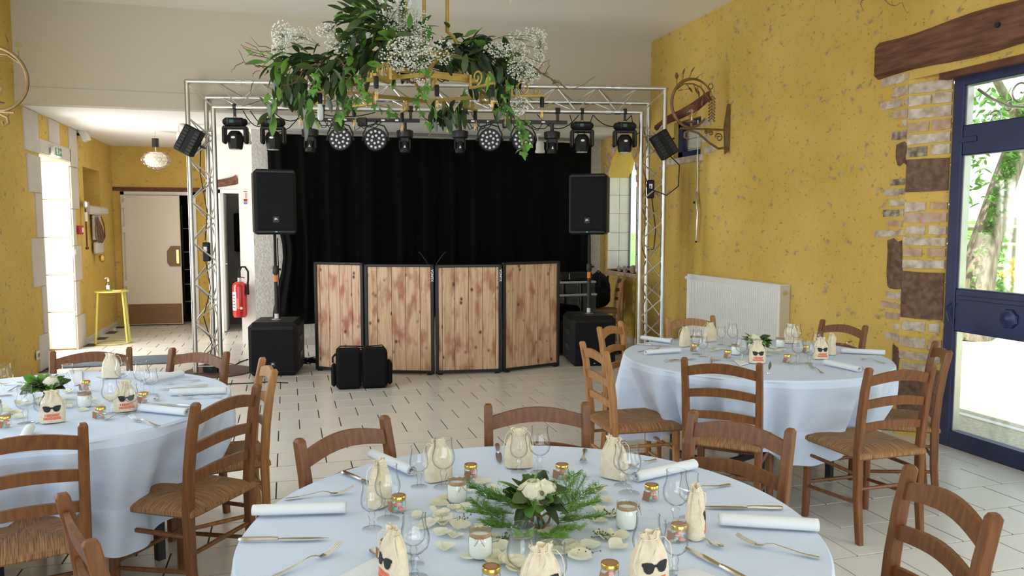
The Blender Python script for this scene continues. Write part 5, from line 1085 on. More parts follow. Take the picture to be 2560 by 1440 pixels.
for a,b,lab in [((712,1250),(875,1234),'fork above the rolled napkin at the left of the near table'),((680,1446),(812,1392),'fork with raised tines at the lower left of the near table'),((1825,1213),(1700,1238),'fork at the right rear of the near table, tines to the glasses'),((2048,1397),(1832,1354),'fork at the lower right of the near table'),((1463,1124),(1457,1160),'fork pointing at us from the far edge of the near table'),
 ((1594,880),(1666,872),'fork at the left of the right table'),((1778,914),(1781,897),'fork with upright tines behind the front chair of the right table'),((2059,934),(2002,908),'fork at the front of the right table, left of the bluish napkin'),((2213,909),(2117,892),'fork at the far right of the right table'),
 ((399,1066),(297,1043),'fork with spread tines at the front of the left table'),((556,994),(440,998),'fork below the thin rolled napkin on the left table'),((500,951),(408,962),'fork at the back right of the left table'),((0,962),(40,962),'fork at the left picture edge on the left table'),((310,935),(254,950),'fork at the back of the left table')]:
    lay(FK,a,b,lab,'table forks')
for a,b,lab in [((597,1354),(828,1350),'knife lying at the left of the near table'),((856,1184),(960,1225),'knife handle emerging left of the far-left napkin, near table'),((1957,1275),(1754,1271),'knife at the right of the near table above the napkin'),((1880,1462),(1798,1418),'knife with its tip showing at the lower right of the near table'),((1243,1114),(1250,1164),'dark-looking knife pointing at us at the far edge of the near table'),
 ((1591,862),(1676,867),'knife at the far left of the right table'),((1662,905),(1745,898),'knife at the left front of the right table'),((2165,924),(2086,908),'knife beside the bluish napkin on the right table'),((490,1018),(405,1013),'knife below the napkins at the right of the left table'),((1649,846),(1692,850),'knife at the back left of the right table'),((520,966),(435,973),'knife above the thin rolled napkin on the left table'),((2130,855),(2096,866),'knife at the back right of the right table')]:
    lay(KN,a,b,lab,'table knives')
for a,b,lab in [((985,1432),(930,1378),'spoon with its bowl up at the lower left of the near table'),((1700,1330),(1752,1352),'spoon at the right of the near table under the edge-on pouch'),((1640,1150),(1595,1164),'spoon at the far right of the near table'),((1842,902),(1806,902),'spoon at the front left of the right table'),((2028,911),(1990,911),'spoon at the front right of the right table'),((325,1034),(274,1048),'spoon beside the pink sweet jar on the left table'),((392,988),(392,1005),'spoon at the right of the left table, bowl towards us'),((20,980),(45,970),'spoon at the back left of the left table')]:
    lay(SN,a,b,lab,'dessert spoons')
# loose folded napkin at the bottom, place card, leaf clip
def foldnap(pts,lab,z=ZT_):
    P=[T_(*q) for q in pts]; v=[(p.x,p.y,ZT_+.001) for p in P]; n=len(P); c=sum(P,Vector())/n; v2=[(c.x+(p.x-c.x)*.96,c.y+(p.y-c.y)*.96,ZT_+.005) for p in P]
    mb=MB().add(v+v2+[(c.x,c.y,ZT_+.011)],[(i,(i+1)%n,(i+1)%n+n,i+n) for i in range(n)]+[(i+n,(i+1)%n+n,2*n) for i in range(n)]); mb.build('folded_napkin',M['napkin'],None,True,label=lab,cat='napkin')
foldnap([(845,1445),(940,1396),(975,1420),(1000,1490),(880,1500)],'white napkin corner at the bottom edge, left of the sideways pouch'); foldnap([(1690,1432),(1740,1425),(1790,1445),(1700,1470)],'white napkin corner at the bottom edge, right of the large pouch')
foldnap([(1835,902),(1870,895),(1872,910),(1850,915)],'small folded napkin behind the front chair of the right table'); foldnap([(170,925),(205,925),(207,960),(185,965)],'folded napkin standing behind the bouquet on the left table')
p=T_(1922,934); t=thing('leaf_place_clip',(p.x,p.y,ZT_),0,'small silver clip holding a green leaf on the right table','holder'); MB().lathe([(0,.008),(.008,.007),(.010,0),(0,0)],12).build('clip_base',M['chrome'],t,True); MB().cyl((0,0,.006),(0,0,.022),.0012,6).build('clip_wire',M['chrome'],t)
lv=MB(); scatter(lv,leaf_v(.045,.02),(0,0,.02),(.25,0,1),PI/2); lv.build('leaf',M['leafd'],t,True)
# ================================================ CENTREPIECES
def rose(par,c,r,tilt=(0,0,1)):
    rt=thing('rose',c); rt.parent=par; B_=basis(tilt); rt.rotation_mode='QUATERNION'; rt.rotation_quaternion=(B_@Matrix.Rotation(PI/2,3,'X')).to_quaternion()
    for i in range(18):
        a=i*2.4; q=i/17; rr=r*(.16+.62*q); h=r*(1.12-.30*q); open_=.05+.8*q
        def fn(u,v,a=a,rr=rr,h=h,open_=open_):
            th=a+(u-.5)*2.3; zz=h*v; R2=rr*(.45+.55*v**.7)+r*open_*.24*v**3; 
            edge=(1-abs(2*u-1)**3*.3); return (R2*math.cos(th),R2*math.sin(th),zz*edge-(.16*r*open_*v**5))
        MB().grid(fn,6,5).build('rose_petal',M['rose'],rt,True)
    return rt
def rose_simple(par,c,r,tilt=(0,0,1)):
    mb=MB(); m=basis(tilt)@Matrix.Rotation(PI/2,3,'X')
    for i in range(11):
        a=i*2.4; q=i/10; rr=r*(.16+.62*q); h=r*(1.12-.30*q); op=.15+.75*q
        def fn(u,v): 
            th=a+(u-.5)*2.2; R2=rr*(.45+.55*v**.7)+r*op*.24*v**3; return m@Vector((R2*math.cos(th),R2*math.sin(th),h*v*(1-abs(2*u-1)**3*.3)-.16*r*op*v**5))+Vector(c)
        mb.grid(fn,5,4)
    return mb.build('rose',M['rose'],par,True)
LEAF=[MB().add(*leaf_v(.055,.03,.2)).mesh('leaf',M['leafd'],True),MB().add(*leaf_v(.05,.032,.2)).mesh('leaf',M['leafb'],True),MB().add(*leaf_v(.105,.042,.2,5,.2)).mesh('leaf',M['leafd'],True),MB().add(*ivy_v(.05)).mesh('ivy_leaf',M['ivy'],True),MB().add(*leaf_v(.105,.042,.2,5,.2)).mesh('leaf',M['leafb'],True)]
def leafobj(par,me,p,d,roll=0,s=1,name='leaf'):
    o=bpy.data.objects.new(name,me); COL.objects.link(o); o.parent=par; m=basis(d,roll).to_4x4(); m.translation=Vector(p); o.matrix_basis=m@Matrix.Scale(s,4); return o
def bouquet(c,base,lab,nl,roses,big,seed,vlab):
    rnd.seed(seed)
    v=thing('glass_vase',(base[0],base[1],ZT_),0,vlab,'vase'); h=.082
    MB().lathe([(0,.002),(.040,.002),(.046,.006),(.0485,.02),(.0495,.05),(.047,.068),(.043,h),(.041,h)],40,mod=lambda k,z:1+(.025 if k%2 and .008<z<.066 else 0)).build('ribbed_glass',M['jarglass'],v)
    MB().lathe([(0,.004),(.040,.004),(.043,.012),(.044,.030),(0,.030)],24).build('water',M['water'],v,True)
    MB().lathe([(.0445,.066),(.0475,.068),(.048,.080),(.044,.083)],24).build('jute_ribbon',M['twine'],v,True)
    b=thing('bouquet',(base[0],base[1],ZT_+h),0,lab,'flowers')
    st=MB()
    for k in range(9): a=k*.7; st.cyl((.028*math.cos(a),.028*math.sin(a),-.075),(-.02*math.cos(a),-.02*math.sin(a),.02),.0022,5)
    st.build('stems',M['stem'],b)
    for (x,y,z,r,tl) in roses:
        z+=.012
        (rose if big else rose_simple)(b,(x,y,z),r,tl)
    for i in range(nl):
        a=rnd.uniform(0,2*PI); el=rnd.uniform(.1,1.0) if math.sin(a)>-.1 else rnd.uniform(-.4,.3); rr=rnd.uniform(.008,.035); d=Vector((math.cos(a),math.sin(a),el)); leafobj(b,LEAF[rnd.choice([0,0,1,1])],(rr*math.cos(a),rr*math.sin(a),rnd.uniform(-.006,.012)),d,rnd.uniform(-.8,.8),rnd.uniform(.85,1.45))
    for i in range(5 if big else 2):
        a=rnd.uniform(PI*.9,2.1*PI); d=Vector((math.cos(a),math.sin(a),-.5)); leafobj(b,LEAF[2],(.025*math.cos(a),.025*math.sin(a),.0),d,rnd.uniform(-.4,.4),.75)
    fn_=MB()
    for i in range(8):
        a=rnd.uniform(0,2*PI); p0=Vector((.02*math.cos(a),.02*math.sin(a),.0)); 
        for k in range(14): q=p0+Vector((math.cos(a),math.sin(a),.35))*.006*k; fn_.tube([q,q+Vector((rnd.uniform(-.012,.012),rnd.uniform(-.012,.012),rnd.uniform(0,.014)))],.0006,3)
    fn_.build('fern_tips',M['fern'],b)['kind']='stuff'
    return v,b
p=T_(1336,1318)
v,b=bouquet(None,(p.x,p.y),'bouquet of three white roses and dark leaves at the centre of the near table',46,[(-.012,-.016,.034,.043,(-.1,-.35,1)),(.002,-.048,.012,.032,(.1,-1,.45)),(.046,-.026,.018,.034,(.7,-.6,.6))],True,21,'ribbed glass vase with jute ribbon amid the ferns of the near table')
hm=MB().tube([(x,-.052,z) for x,z in [(0,.012),(-.022,.032),(-.026,.046),(-.016,.055),(0,.046),(.016,.055),(.026,.046),(.022,.032),(0,.012)]],.003,6); hm.build('wicker_heart',M['twig'],v,True)
p=T_(1890,886); bouquet(None,(p.x,p.y),'white rose bouquet with bright green leaves on the right table',40,[(-.008,-.012,.030,.044,(0,-.45,1)),(-.045,-.01,.022,.03,(-.8,-.4,.6))],False,22,'ribbed glass vase on the right table')
p=T_(117,1011); bouquet(None,(p.x,p.y),'single cream rose bouquet with fresh green leaves on the left table',52,[(.032,-.012,.030,.042,(.3,-.4,1))],False,23,'ribbed glass vase with jute ribbon on the left table')
# scattered rose petals
def petal_v(s,seed):
    rg=random.Random(seed); mb=MB(); ph=rg.uniform(0,6)
    def fn(u,v): x=(u-.5)*2; y=v; w_=math.sin(PI*min(1,v*.85+.12))**.7; return (x*w_*.5*s,y*s*.95,s*(.22*x*x*w_+.20*(v-.5)**2*2+.05*math.sin(4*x+ph)+.02))
    return mb.grid(fn,6,5).mesh('rose_petal',M['petal'],True)
PT=[petal_v(.052,i) for i in range(6)]
def petals(pts,lab,grp):
    for (x,y) in pts:
        p=T_(x,y); o=bpy.data.objects.new('rose_petal',rnd.choice(PT)); COL.objects.link(o); o.location=(p.x,p.y,ZT_+.001); o.rotation_euler=(rnd.uniform(-.12,.12),rnd.uniform(-.12,.12),rnd.uniform(0,6.28)); s=rnd.uniform(.75,1.15); o.scale=(s,s,s); tag(o,lab,'petal',grp)
rnd.seed(5)
petals([(1075,1262),(1098,1280),(1120,1290),(1140,1278),(1085,1305),(1065,1325),(1110,1318),(1095,1345),(1150,1330),(1135,1350),(1118,1382),(1180,1270),(1215,1215),(1245,1222),(1170,1235),(1185,1402),(1225,1395),(1255,1385),(1285,1400),(1240,1362),(1270,1420),(1300,1425),(1425,1380),(1450,1395),(1478,1400),(1410,1370),(1500,1270),(1525,1285),(1540,1335),(1515,1355),(1505,1250),(1480,1235),(1560,1365),(1455,1372),(1395,1345),(1350,1365),(1250,1345),(1200,1330),(1060,1290),(1490,1310),(1160,1250),(1130,1245),(1330,1350),(1375,1385)],'ivory rose petal scattered round the centrepiece of the near table','ivory petals on the near table')
petals([(1790,873),(1800,876),(1812,875),(1780,878),(1935,880),(1945,876),(1955,884),(1965,878),(1930,890),(1975,886),(1915,878),(1925,872)],'ivory rose petal scattered beside the bouquet of the right table','ivory petals on the right table')
petals([(165,985),(180,995),(160,1018),(180,1010),(195,1028),(240,1000),(262,1000),(245,1012),(20,1020),(35,1030),(48,1015),(10,1035),(30,1045),(60,1010),(280,1000),(175,978)],'ivory rose petal scattered round the vase of the left table','ivory petals on the left table')
# asparagus fern sprigs and berries round the near vase
def sprig(a,b,lab,n=60,h=.03,nd=.022):
    A=T_(*a)+Vector((0,0,.006)); Bp=T_(*b)+Vector((0,0,h)); t=thing('fern_sprig',(A.x,A.y,A.z),0,lab,'greenery'); D=Bp-A
    sid=D.cross(Vector((0,0,1))).normalized(); pts=[D*(i/8)+sid*.012*math.sin(i*.8) for i in range(9)]; MB().tube(pts,.0011,5).build('stem',M['stem'],t)
    mb=MB()
    for i in range(n):
        u=rnd.random(); q=D*u; d=(sid*rnd.choice([-1,1])+D.normalized()*.8+Vector((0,0,rnd.uniform(-.1,.9)))).normalized(); L=nd*rnd.uniform(.7,1.4)*(1-.3*u); e=q+d*L; mb.tube([q,e],.0005,3,cap=False)
        for k in range(6): w0=q.lerp(e,rnd.uniform(.2,1)); d2=(d+rd().normalized()*.9).normalized(); d2.z=abs(d2.z)*.5; mb.tube([w0,w0+d2*L*.55],[.0006,.0003],3,cap=False)
    mb.build('needles',M['fern'],t)['kind']='stuff'
for a,b,l_x in [((1290,1260),(1170,1245),'to the left rear'),((1285,1290),(1165,1315),'to the left, by the berries'),((1300,1330),(1215,1350),'towards the near candle jar'),((1310,1340),(1310,1380),'in front of the vase'),((1370,1340),(1450,1360),'to the lower right'),((1390,1310),(1500,1330),'to the right, by the petals'),((1390,1280),(1500,1250),'to the right rear'),((1390,1260),(1440,1215),'behind the roses to the right'),((1400,1290),(1490,1290),'straight to the right'),((1290,1270),(1200,1270),'to the left, middle one'),((1260,1320),(1190,1290),'over the left petals'),((1360,1345),(1400,1385),'lowest at the right')]:
    sprig(a,b,'feathery asparagus fern sprig lying from the near vase '+l_x,105,.04,.027)
def airy():
    p=T_(1430,1270)
    t=thing('fern_sprig',(p.x,p.y,p.z),0,'airy upright fern sprig rising right of the roses on the near table','greenery'); st=MB(); mb=MB()
    for k in range(9):
        a=rnd.uniform(-1.2,1.6); e=Vector((.07*math.sin(a)+rnd.uniform(-.01,.01),rnd.uniform(-.02,.03),.05+.055*math.cos(a))); st.tube([(0,0,.01),e*.5+Vector((0,0,.012)),e],.0007,4)
        for i in range(22): q=e*rnd.uniform(.3,1); d=(rd()+Vector((0,0,.3))).normalized(); mb.tube([q,q+d*.013],.0005,3,cap=False)
    st.build('stem',M['stem'],t); mb.build('needles',M['fern'],t)['kind']='stuff'
airy()
for (x,y,lab) in [(1152,1305,'cluster of dark green berries at the left of the ferns'),(1505,1345,'cluster of green berries below the right fern'),(1528,1290,'small cluster of green berries beside the right candle jar'),(1265,1352,'small cluster of green berries beside the near candle jar'),(1460,1388,'cluster of green berries at the lower right petals')]:
    p=T_(x,y); t=thing('berry_cluster',(p.x,p.y,ZT_),0,lab,'berries'); mb=MB(); s2=MB()
    for i in range(26): q=Vector((rnd.gauss(0,.012),rnd.gauss(0,.012),rnd.uniform(.003,.016))); mb.sph(q,.0024,6,4); s2.tube([(0,0,.004),q],.0005,3)
    mb.build('berries',M['berry'],t,True)['kind']='stuff'; s2.build('stalks',M['stem'],t)
# ================================================ CHANDELIER
CC=Vector((.90,5.22,0)); ch=thing('chandelier',(0,0,0),0,'large gold-painted iron chandelier with scrolls and candle bulbs, hung with greenery','chandelier')
def flat(a,b,h,m=M['gold'],nm='gold_bar',w_=.012):
    a=Vector(a);b=Vector(b); d=b-a; mb=MB(); side=d.cross(Vector((0,0,1)))
    side=side.normalized()*w_/2 if side.length>1e-6 else Vector((w_/2,0,0)); up=side.cross(d).normalized()*h/2
    mb.add([a-side-up,a+side-up,a+side+up,a-side+up,b-side-up,b+side-up,b+side+up,b-side+up],[(0,1,2,3),(7,6,5,4),(0,4,5,1),(1,5,6,2),(2,6,7,3),(3,7,4,0)]); return mb.build(nm,m,ch)
def ringp(r,z,a): return Vector((CC.x+r*math.cos(a),CC.y+r*math.sin(a),z))
ZA,ZB=2.455,2.62; hexa=[R(20+60*k) for k in range(6)]
for k in range(6):
    flat(ringp(.50,ZA,hexa[k]),ringp(.50,ZA,hexa[(k+1)%6]),.026); flat(ringp(.36,ZB,hexa[k]+.3),ringp(.36,ZB,hexa[(k+1)%6]+.3),.026); flat(ringp(.50,ZA,hexa[k]),ringp(.36,ZB,hexa[k]+.3),.018)
def bulbkit(milky=False):
    pts=[(0,-.105),(.004,-.098),(.0125,-.075),(.0165,-.052),(.0155,-.034),(.0115,-.018),(.009,-.008)]
    if milky: pts=[(0,-.115),(.012,-.111),(.018,-.10),(.019,-.04),(.014,-.02),(.009,-.008)]
    return pts
bm=MB().lathe(bulbkit(),16).mesh('bulb_glass',M['bubble'],True); bmm=MB().lathe(bulbkit(True),16).mesh('bulb_glass',M['wax'],True)
fm=MB()
for s in(-1,1): fm.cyl((s*.005,0,-.072),(s*.004,0,-.03),.0026,6)
fm=fm.mesh('filament',M['filament'])
sm=MB().lathe([(0,.062),(.012,.060),(.014,.05),(.0145,.0),(.012,-.008),(0,-.01)],14).mesh('lamp_socket',M['black'],True)
BP=[(1188,277),(1230,212),(1265,262),(1355,242),(1092,212),(940,190),(800,232),(1005,282),(885,268),(750,262),(1120,286)]
arms=[]
for i,(x,y) in enumerate(BP):
    p=at(x,y,2,2.40); arms.append(p)
    so_=bpy.data.objects.new('lamp_socket',sm); COL.objects.link(so_); so_.parent=ch; so_.location=(p.x,p.y,p.z-.06)
    milk=(i==6); b=bpy.data.objects.new('bulb_glass',bmm if milk else bm); COL.objects.link(b); b.parent=ch; b.location=(p.x,p.y,p.z-.062)
    if milk: b['label']='milky elongated bulb'
    if not milk: f=bpy.data.objects.new('filament',fm); COL.objects.link(f); f.parent=b
    # L bracket: horizontal arm under which the socket hangs, riser back towards the ring
    c=Vector((CC.x,CC.y,p.z)); d=(p-c); d.normalize(); e=p+d*.02; inn=p-d*.20
    flat(Vector((inn.x,inn.y,p.z+.005)),Vector((e.x,e.y,p.z+.005)),.014,w_=.022)
    flat(Vector((inn.x,inn.y,p.z+.005)),Vector((inn.x,inn.y,ZA+.03)),.022,w_=.014)
    near=ringp(.46,ZA,math.atan2(d.y,d.x)); flat((inn.x,inn.y,ZA+.02),near,.018)
    for (cu,cz,r0,tn,a0,sg) in [(-.135,.058,.048,1.35,-1.57,1),(-.03,.030,.024,1.1,-1.57,-1)]:
        pts=[]
        for k in range(25):
            t_=k/24; rr=r0*(1-.8*t_); a=a0+sg*tn*2*PI*t_; q=p+d*(cu+rr*math.cos(a)); pts.append((q.x,q.y,p.z+.005+cz+rr*math.sin(a)))
        MB().tube(pts,.005,6,flat=1.4).build('scroll',M['gold'],ch,True)
# far right arm with its larger scroll
p=arms[3]; 
for x in (1014,1060,1118):
    pt=at(x,0,1,5.2); top=Vector((pt.x,pt.y,ZC)); q=at(x,80,1,5.2); lo={1014:(1000,150),1060:(1062,170),1118:(1148,118)}[x]; l2=at(lo[0],lo[1],1,5.15)
    MB().tube([top,pt,q,q.lerp(l2,.5)+Vector((0,0,.02)),l2],.0125,10).build('suspension_rod',M['gold'],ch,True)
MB().tube([at(970,112,1,4.95),at(972,208,1,4.95)],.014,4).build('gold_bar',M['gold'],ch); flat(at(970,112,1,4.95),at(1062,128,1,5.3),.03); flat(at(972,205,1,4.95),at(928,188,1,4.75),.03); flat(at(975,172,1,5.0),at(1192,196,1,5.0),.03)
MB().lathe([(0,ZC),(.07,ZC),(.06,ZC-.03),(0,ZC-.04)],20,(pt.x-.1,5.2,0)).build('ceiling_cup',M['gold'],ch,True)
# white voile hanging through the chandelier
def vfn(u,v):
    x=945+117*u+10*math.sin(v*3); y=-120+215*v; q=at(x,y,1,5.42+.03*math.sin(u*22)); return (q.x,q.y,min(q.z,ZC))
MB().grid(vfn,44,10).build('voile_drape',M['voile'],None,True,label='white voile drape hanging from the ceiling behind the chandelier',cat='fabric')
def vfn2(u,v):
    x=858+70*u; y=78+34*v+10*math.sin(u*3); q=at(x,y,1,5.35+.02*math.sin(u*14+v*5)); return tuple(q)
MB().grid(vfn2,14,5).build('voile_swag',M['voile'],None,True,label='scrap of pale blue-white voile among the chandelier leaves',cat='fabric')
# garlands: leaves as pieces
rnd.seed(11)
def cluster(par,x,y,sx,sy,n,dirs,Y0,me,sd=.12,s=(.8,1.25)):
    for _ in range(n):
        px_=rnd.gauss(x,sx); py_=rnd.gauss(y,sy); q=at(px_,py_,1,Y0+rnd.gauss(0,sd)); d=Vector(dirs)+rd()*.38; leafobj(par,rnd.choice(me),q,d,rnd.uniform(-1,1),rnd.uniform(*s))
GA=thing('laurel_garland',(0,0,0),0,'laurel foliage garland wound over the left and top of the chandelier','garland')
GB=thing('laurel_garland',(0,0,0),0,'laurel foliage garland wound over the right half of the chandelier','garland')
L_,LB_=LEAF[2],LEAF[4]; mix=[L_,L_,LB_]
for (g,x,y,sx,sy,n,d,Y0) in [(GA,930,28,38,16,30,(-.7,-.2,.25),5.0),(GA,960,75,35,20,26,(-.6,-.3,-.1),5.0),(GA,880,60,18,16,10,(-1,0,-.2),4.9),(GA,905,125,45,22,34,(-.4,-.3,-.5),5.0),(GA,800,140,50,15,30,(-.8,-.2,-.1),5.2),(GA,745,150,25,18,16,(-.9,0,-.3),5.2),
    (GA,690,215,9,24,14,(-.05,0,-1),5.3),(GA,683,270,6,18,9,(0,0,-1),5.3),(GA,725,200,14,22,14,(.1,0,-1),5.2),(GA,762,235,12,25,16,(-.3,0,-1),5.1),(GA,775,275,9,12,8,(-.1,0,-1),5.1),(GA,850,190,30,25,18,(0,0,-1),5.1),(GA,845,285,6,14,7,(.05,0,-1),5.1),(GA,1010,85,35,12,16,(.2,-.2,.2),5.1),
    (GB,1150,105,30,12,22,(.6,-.2,.3),5.1),(GB,1165,140,35,16,34,(.3,-.2,-.3),5.0),(GB,1225,155,25,14,20,(.7,-.1,-.5),5.0),(GB,1215,190,10,16,10,(.1,0,-1),4.9),(GB,1262,210,12,28,20,(.1,0,-1),4.95),(GB,1268,262,8,14,8,(0,0,-1),4.95),(GB,1125,275,22,12,22,(0,0,-1),5.5),(GB,1175,220,14,10,8,(0,0,-1),5.4),(GB,1035,150,40,20,14,(0,-.2,-.4),5.1)]:
    cluster(g,x,y,sx,sy,min(n,int(n*.78)+1) if n>9 else n,d,Y0,mix)
def stuffcl(par,name,specs,vf,m,s=(.8,1.2)):
    mb=MB()
    for (x,y,sx,sy,n,d,Y0) in specs:
        for _ in range(n):
            q=at(rnd.gauss(x,sx),rnd.gauss(y,sy),1,Y0+rnd.gauss(0,.12)); scatter(mb,vf,q,Vector(d)+rd()*.45,rnd.uniform(-1,1),rnd.uniform(*s))
    mb.build(name,m,par,True)['kind']='stuff'
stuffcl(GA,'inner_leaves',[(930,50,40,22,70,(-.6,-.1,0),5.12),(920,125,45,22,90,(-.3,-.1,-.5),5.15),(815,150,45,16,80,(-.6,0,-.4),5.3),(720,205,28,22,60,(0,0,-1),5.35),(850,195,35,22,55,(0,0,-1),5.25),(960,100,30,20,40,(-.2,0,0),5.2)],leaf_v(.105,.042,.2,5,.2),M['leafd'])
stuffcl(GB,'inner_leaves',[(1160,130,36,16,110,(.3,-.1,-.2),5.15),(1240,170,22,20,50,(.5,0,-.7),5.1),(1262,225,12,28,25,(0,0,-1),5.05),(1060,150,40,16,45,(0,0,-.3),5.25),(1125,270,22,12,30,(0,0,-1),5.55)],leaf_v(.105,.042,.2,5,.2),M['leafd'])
# ivy trails
def vine(pts,Y0,lab,n,s=(.8,1.3),spread=6):
    P=[at(x,y,1,Y0) for x,y in pts]; t=thing('ivy_vine',(0,0,0),0,lab,'ivy'); MB().tube(P,.0022,5).build('stem',M['twig'],t)
    for k in range(n):
        u=(k+rnd.random())/n*(len(P)-1); i=min(int(u),len(P)-2); q=P[i].lerp(P[i+1],u-i)+Vector((rnd.gauss(0,spread*.0022),rnd.gauss(0,.02),rnd.gauss(0,spread*.002))); leafobj(t,LEAF[3],q,Vector((rnd.gauss(0,.6),-.4,-.8)),rnd.uniform(-.8,.8),rnd.uniform(*s),'ivy_leaf')
for pts,Y0,lab,n in [([(1300,310),(1310,330),(1308,355),(1306,392)],4.9,'bright ivy strand hanging over the rightmost LED lamp',20),([(1270,190),(1262,235),(1255,262),(1245,280)],4.85,'ivy strand below the right side of the chandelier',8),
    ([(1050,215),(1040,260),(1060,290),(1078,340)],5.3,'ivy strand hanging below the chandelier centre',12),([(1035,175),(1065,185),(1062,215),(1050,235)],4.7,'ivy strand curling over the gold centre bracket',12),([(915,230),(935,262),(975,270),(1000,290)],5.2,'ivy strand hanging left of the chandelier centre',9),
    ([(790,170),(800,200),(775,215),(790,235)],4.9,'ivy strand at the left of the gold ring',12),([(880,165),(900,210),(905,235),(880,262)],4.9,'ivy strand wound on the left gold scroll',16),([(870,240),(860,265),(855,285),(850,300)],4.9,'short ivy strand below the left gold bar',8),
    ([(608,120),(640,132),(668,140)],5.3,'three ivy leaves on the leftmost twigs',4),([(1340,180),(1365,185),(1400,222)],5.0,'few ivy leaves on the twig reaching right',4),([(1225,268),(1290,290),(1320,315)],4.9,'ivy strand over the right light bar',7)]:
    vine(pts,Y0,lab,n)
# curly willow twigs
def twig(pts,Y0,lab,r=.006,sub=()):
    t=thing('willow_twig',(0,0,0),0,lab,'twig'); 
    def tb_(pp,r0,nm):
        P=[at(x,y,1,Y0+.02*math.sin(i*1.3)) for i,(x,y) in enumerate(pp)]; Q=[]
        for i in range(len(P)-1):
            for k in range(3): Q.append(P[i].lerp(P[i+1],k/3)+Vector((rnd.gauss(0,.004),rnd.gauss(0,.004),rnd.gauss(0,.004))))
        Q.append(P[-1]); n=len(Q); MB().tube(Q,[r0*(1-.7*i/(n-1)) for i in range(n)],6).build(nm,M['twig'],t,True)
    tb_(pts,r,'stem')
    for s in sub: tb_(s,r*.55,'twiglet')
twig([(810,158),(760,155),(715,158),(690,152),(660,142),(640,120),(612,105)],5.3,'twig with upturned tips, topmost at the left of the chandelier',.007,[[(690,125),(650,115),(625,90)],[(660,142),(625,135),(602,110)],[(690,125),(645,128),(600,112)]])
twig([(720,165),(680,168),(650,165),(640,165),(608,155),(597,125)],5.3,'long twig reaching furthest left of the chandelier',.006,[[(608,155),(588,168),(580,182)],[(640,165),(660,172),(685,180)],[(650,175),(632,182),(632,192)]])
twig([(800,160),(745,168),(755,180),(740,205),(705,215),(702,235)],5.1,'curly twig dangling at the left among hanging leaves',.006,[[(740,205),(720,210),(698,240)]])
twig([(880,150),(862,165),(880,190),(868,210),(890,245),(868,255)],4.9,'curly reddish twig wound through the left gold scroll',.007,[[(862,165),(850,150),(830,135)],[(868,195),(850,190),(858,205)]])
twig([(975,190),(1000,195),(1030,205),(1075,190),(1105,205),(1140,185)],5.2,'reddish twig lying in the middle of the gold ring',.011,[[(1000,195),(1020,180),(1050,185)],[(1075,190),(1120,200),(1150,170)]])
twig([(1250,120),(1290,140),(1330,165),(1362,190),(1400,210),(1420,222),(1455,215),(1487,192)],5.0,'long twig reaching furthest right of the chandelier',.0065,[[(1345,180),(1355,160),(1372,150)],[(1362,190),(1370,165),(1376,148)],[(1290,140),(1315,140),(1322,128)],[(1410,218),(1395,200),(1380,205)]])
twig([(1045,225),(1070,260),(1095,290),(1130,305)],5.4,'thin twig below the chandelier centre',.004,[[(1270,262),(1310,285),(1314,298)]])
for (pts,lab) in [([(2165,-40),(2160,0),(2150,10),(2160,28)],'twig tip hanging at the top, left of the pair'),([(2205,-30),(2215,5),(2235,15),(2255,8),(2265,30)],'forked twig tip hanging at the top right'),([(2085,-30),(2088,10)],'small twig tip at the top, leftmost of three')]:
    twig(pts,3.6,lab,.004,[[(2232,-20),(2234,15)]] if 'forked' in lab else ())
# gypsophila sprays
dot=([(0,0,1),(1,0,0),(0,1,0),(-1,0,0),(0,-1,0),(0,0,-1)],[(0,1,2),(0,2,3),(0,3,4),(0,4,1),(5,2,1),(5,3,2),(5,4,3),(5,1,4)])
def gyp(root,specs,Y0,lab):
    t=thing('gypsophila_spray',(0,0,0),0,lab,'flowers'); mb=MB(); st=MB(); r0=at(*root,1,Y0)
    for (x,y,sx,sy,n) in specs:
        n=int(n*1.45); hub=at(x,y+sy*.3,1,Y0); st.tube([r0,r0.lerp(hub,.5)+Vector((0,0,.03)),hub],.0016,4)
        for _ in range(n):
            a=rnd.uniform(0,2*PI); q_=math.sqrt(rnd.random()); q=at(x+sx*1.7*q_*math.cos(a),y+sy*1.7*q_*math.sin(a),1,Y0+rnd.gauss(0,.08)); s=rnd.uniform(.0042,.0078); mb.add([(q.x+v[0]*s,q.y+v[1]*s,q.z+v[2]*s*.8) for v in dot[0]],dot[1])
            if rnd.random()<.4: st.tube([hub.lerp(q,rnd.random()*.3),q],[.0008,.0005],3,cap=False)
    mb.build('blossoms',M['gyp'],t)['kind']='stuff'; st.build('stems',M['stem'],t)['kind']='stuff'
gyp((800,115),[(705,85,16,20,130),(702,120,14,18,110),(750,90,22,14,90)],5.35,'spray of tiny white blossoms at the far left of the chandelier')
gyp((880,115),[(820,75,18,12,90),(845,110,20,14,110),(870,120,14,14,60)],5.15,'spray of tiny white blossoms over the left leaves')
gyp((1010,110),[(965,40,16,22,90),(1005,30,20,28,190),(1040,65,18,30,190),(1010,75,20,20,110),(1055,95,18,20,110)],5.05,'tall spray of tiny white blossoms rising in front of the voile')
gyp((1040,110),[(1020,115,34,14,170),(1050,145,26,16,180),(990,140,26,18,110),(1105,130,18,20,120),(1050,185,14,14,60),(1000,165,24,8,60)],4.85,'dense spray of tiny white blossoms at the chandelier centre')
gyp((1190,115),[(1330,85,22,10,45),(1350,115,11,22,75),(1300,95,22,12,50),(1345,150,10,12,40)],5.0,'arching spray of tiny white blossoms at the upper right')
gyp((1200,120),[(1245,125,22,12,150),(1290,130,22,16,110),(1300,170,20,18,280),(1320,190,18,12,120)],4.95,'thick spray of tiny white blossoms at the right of the chandelier')
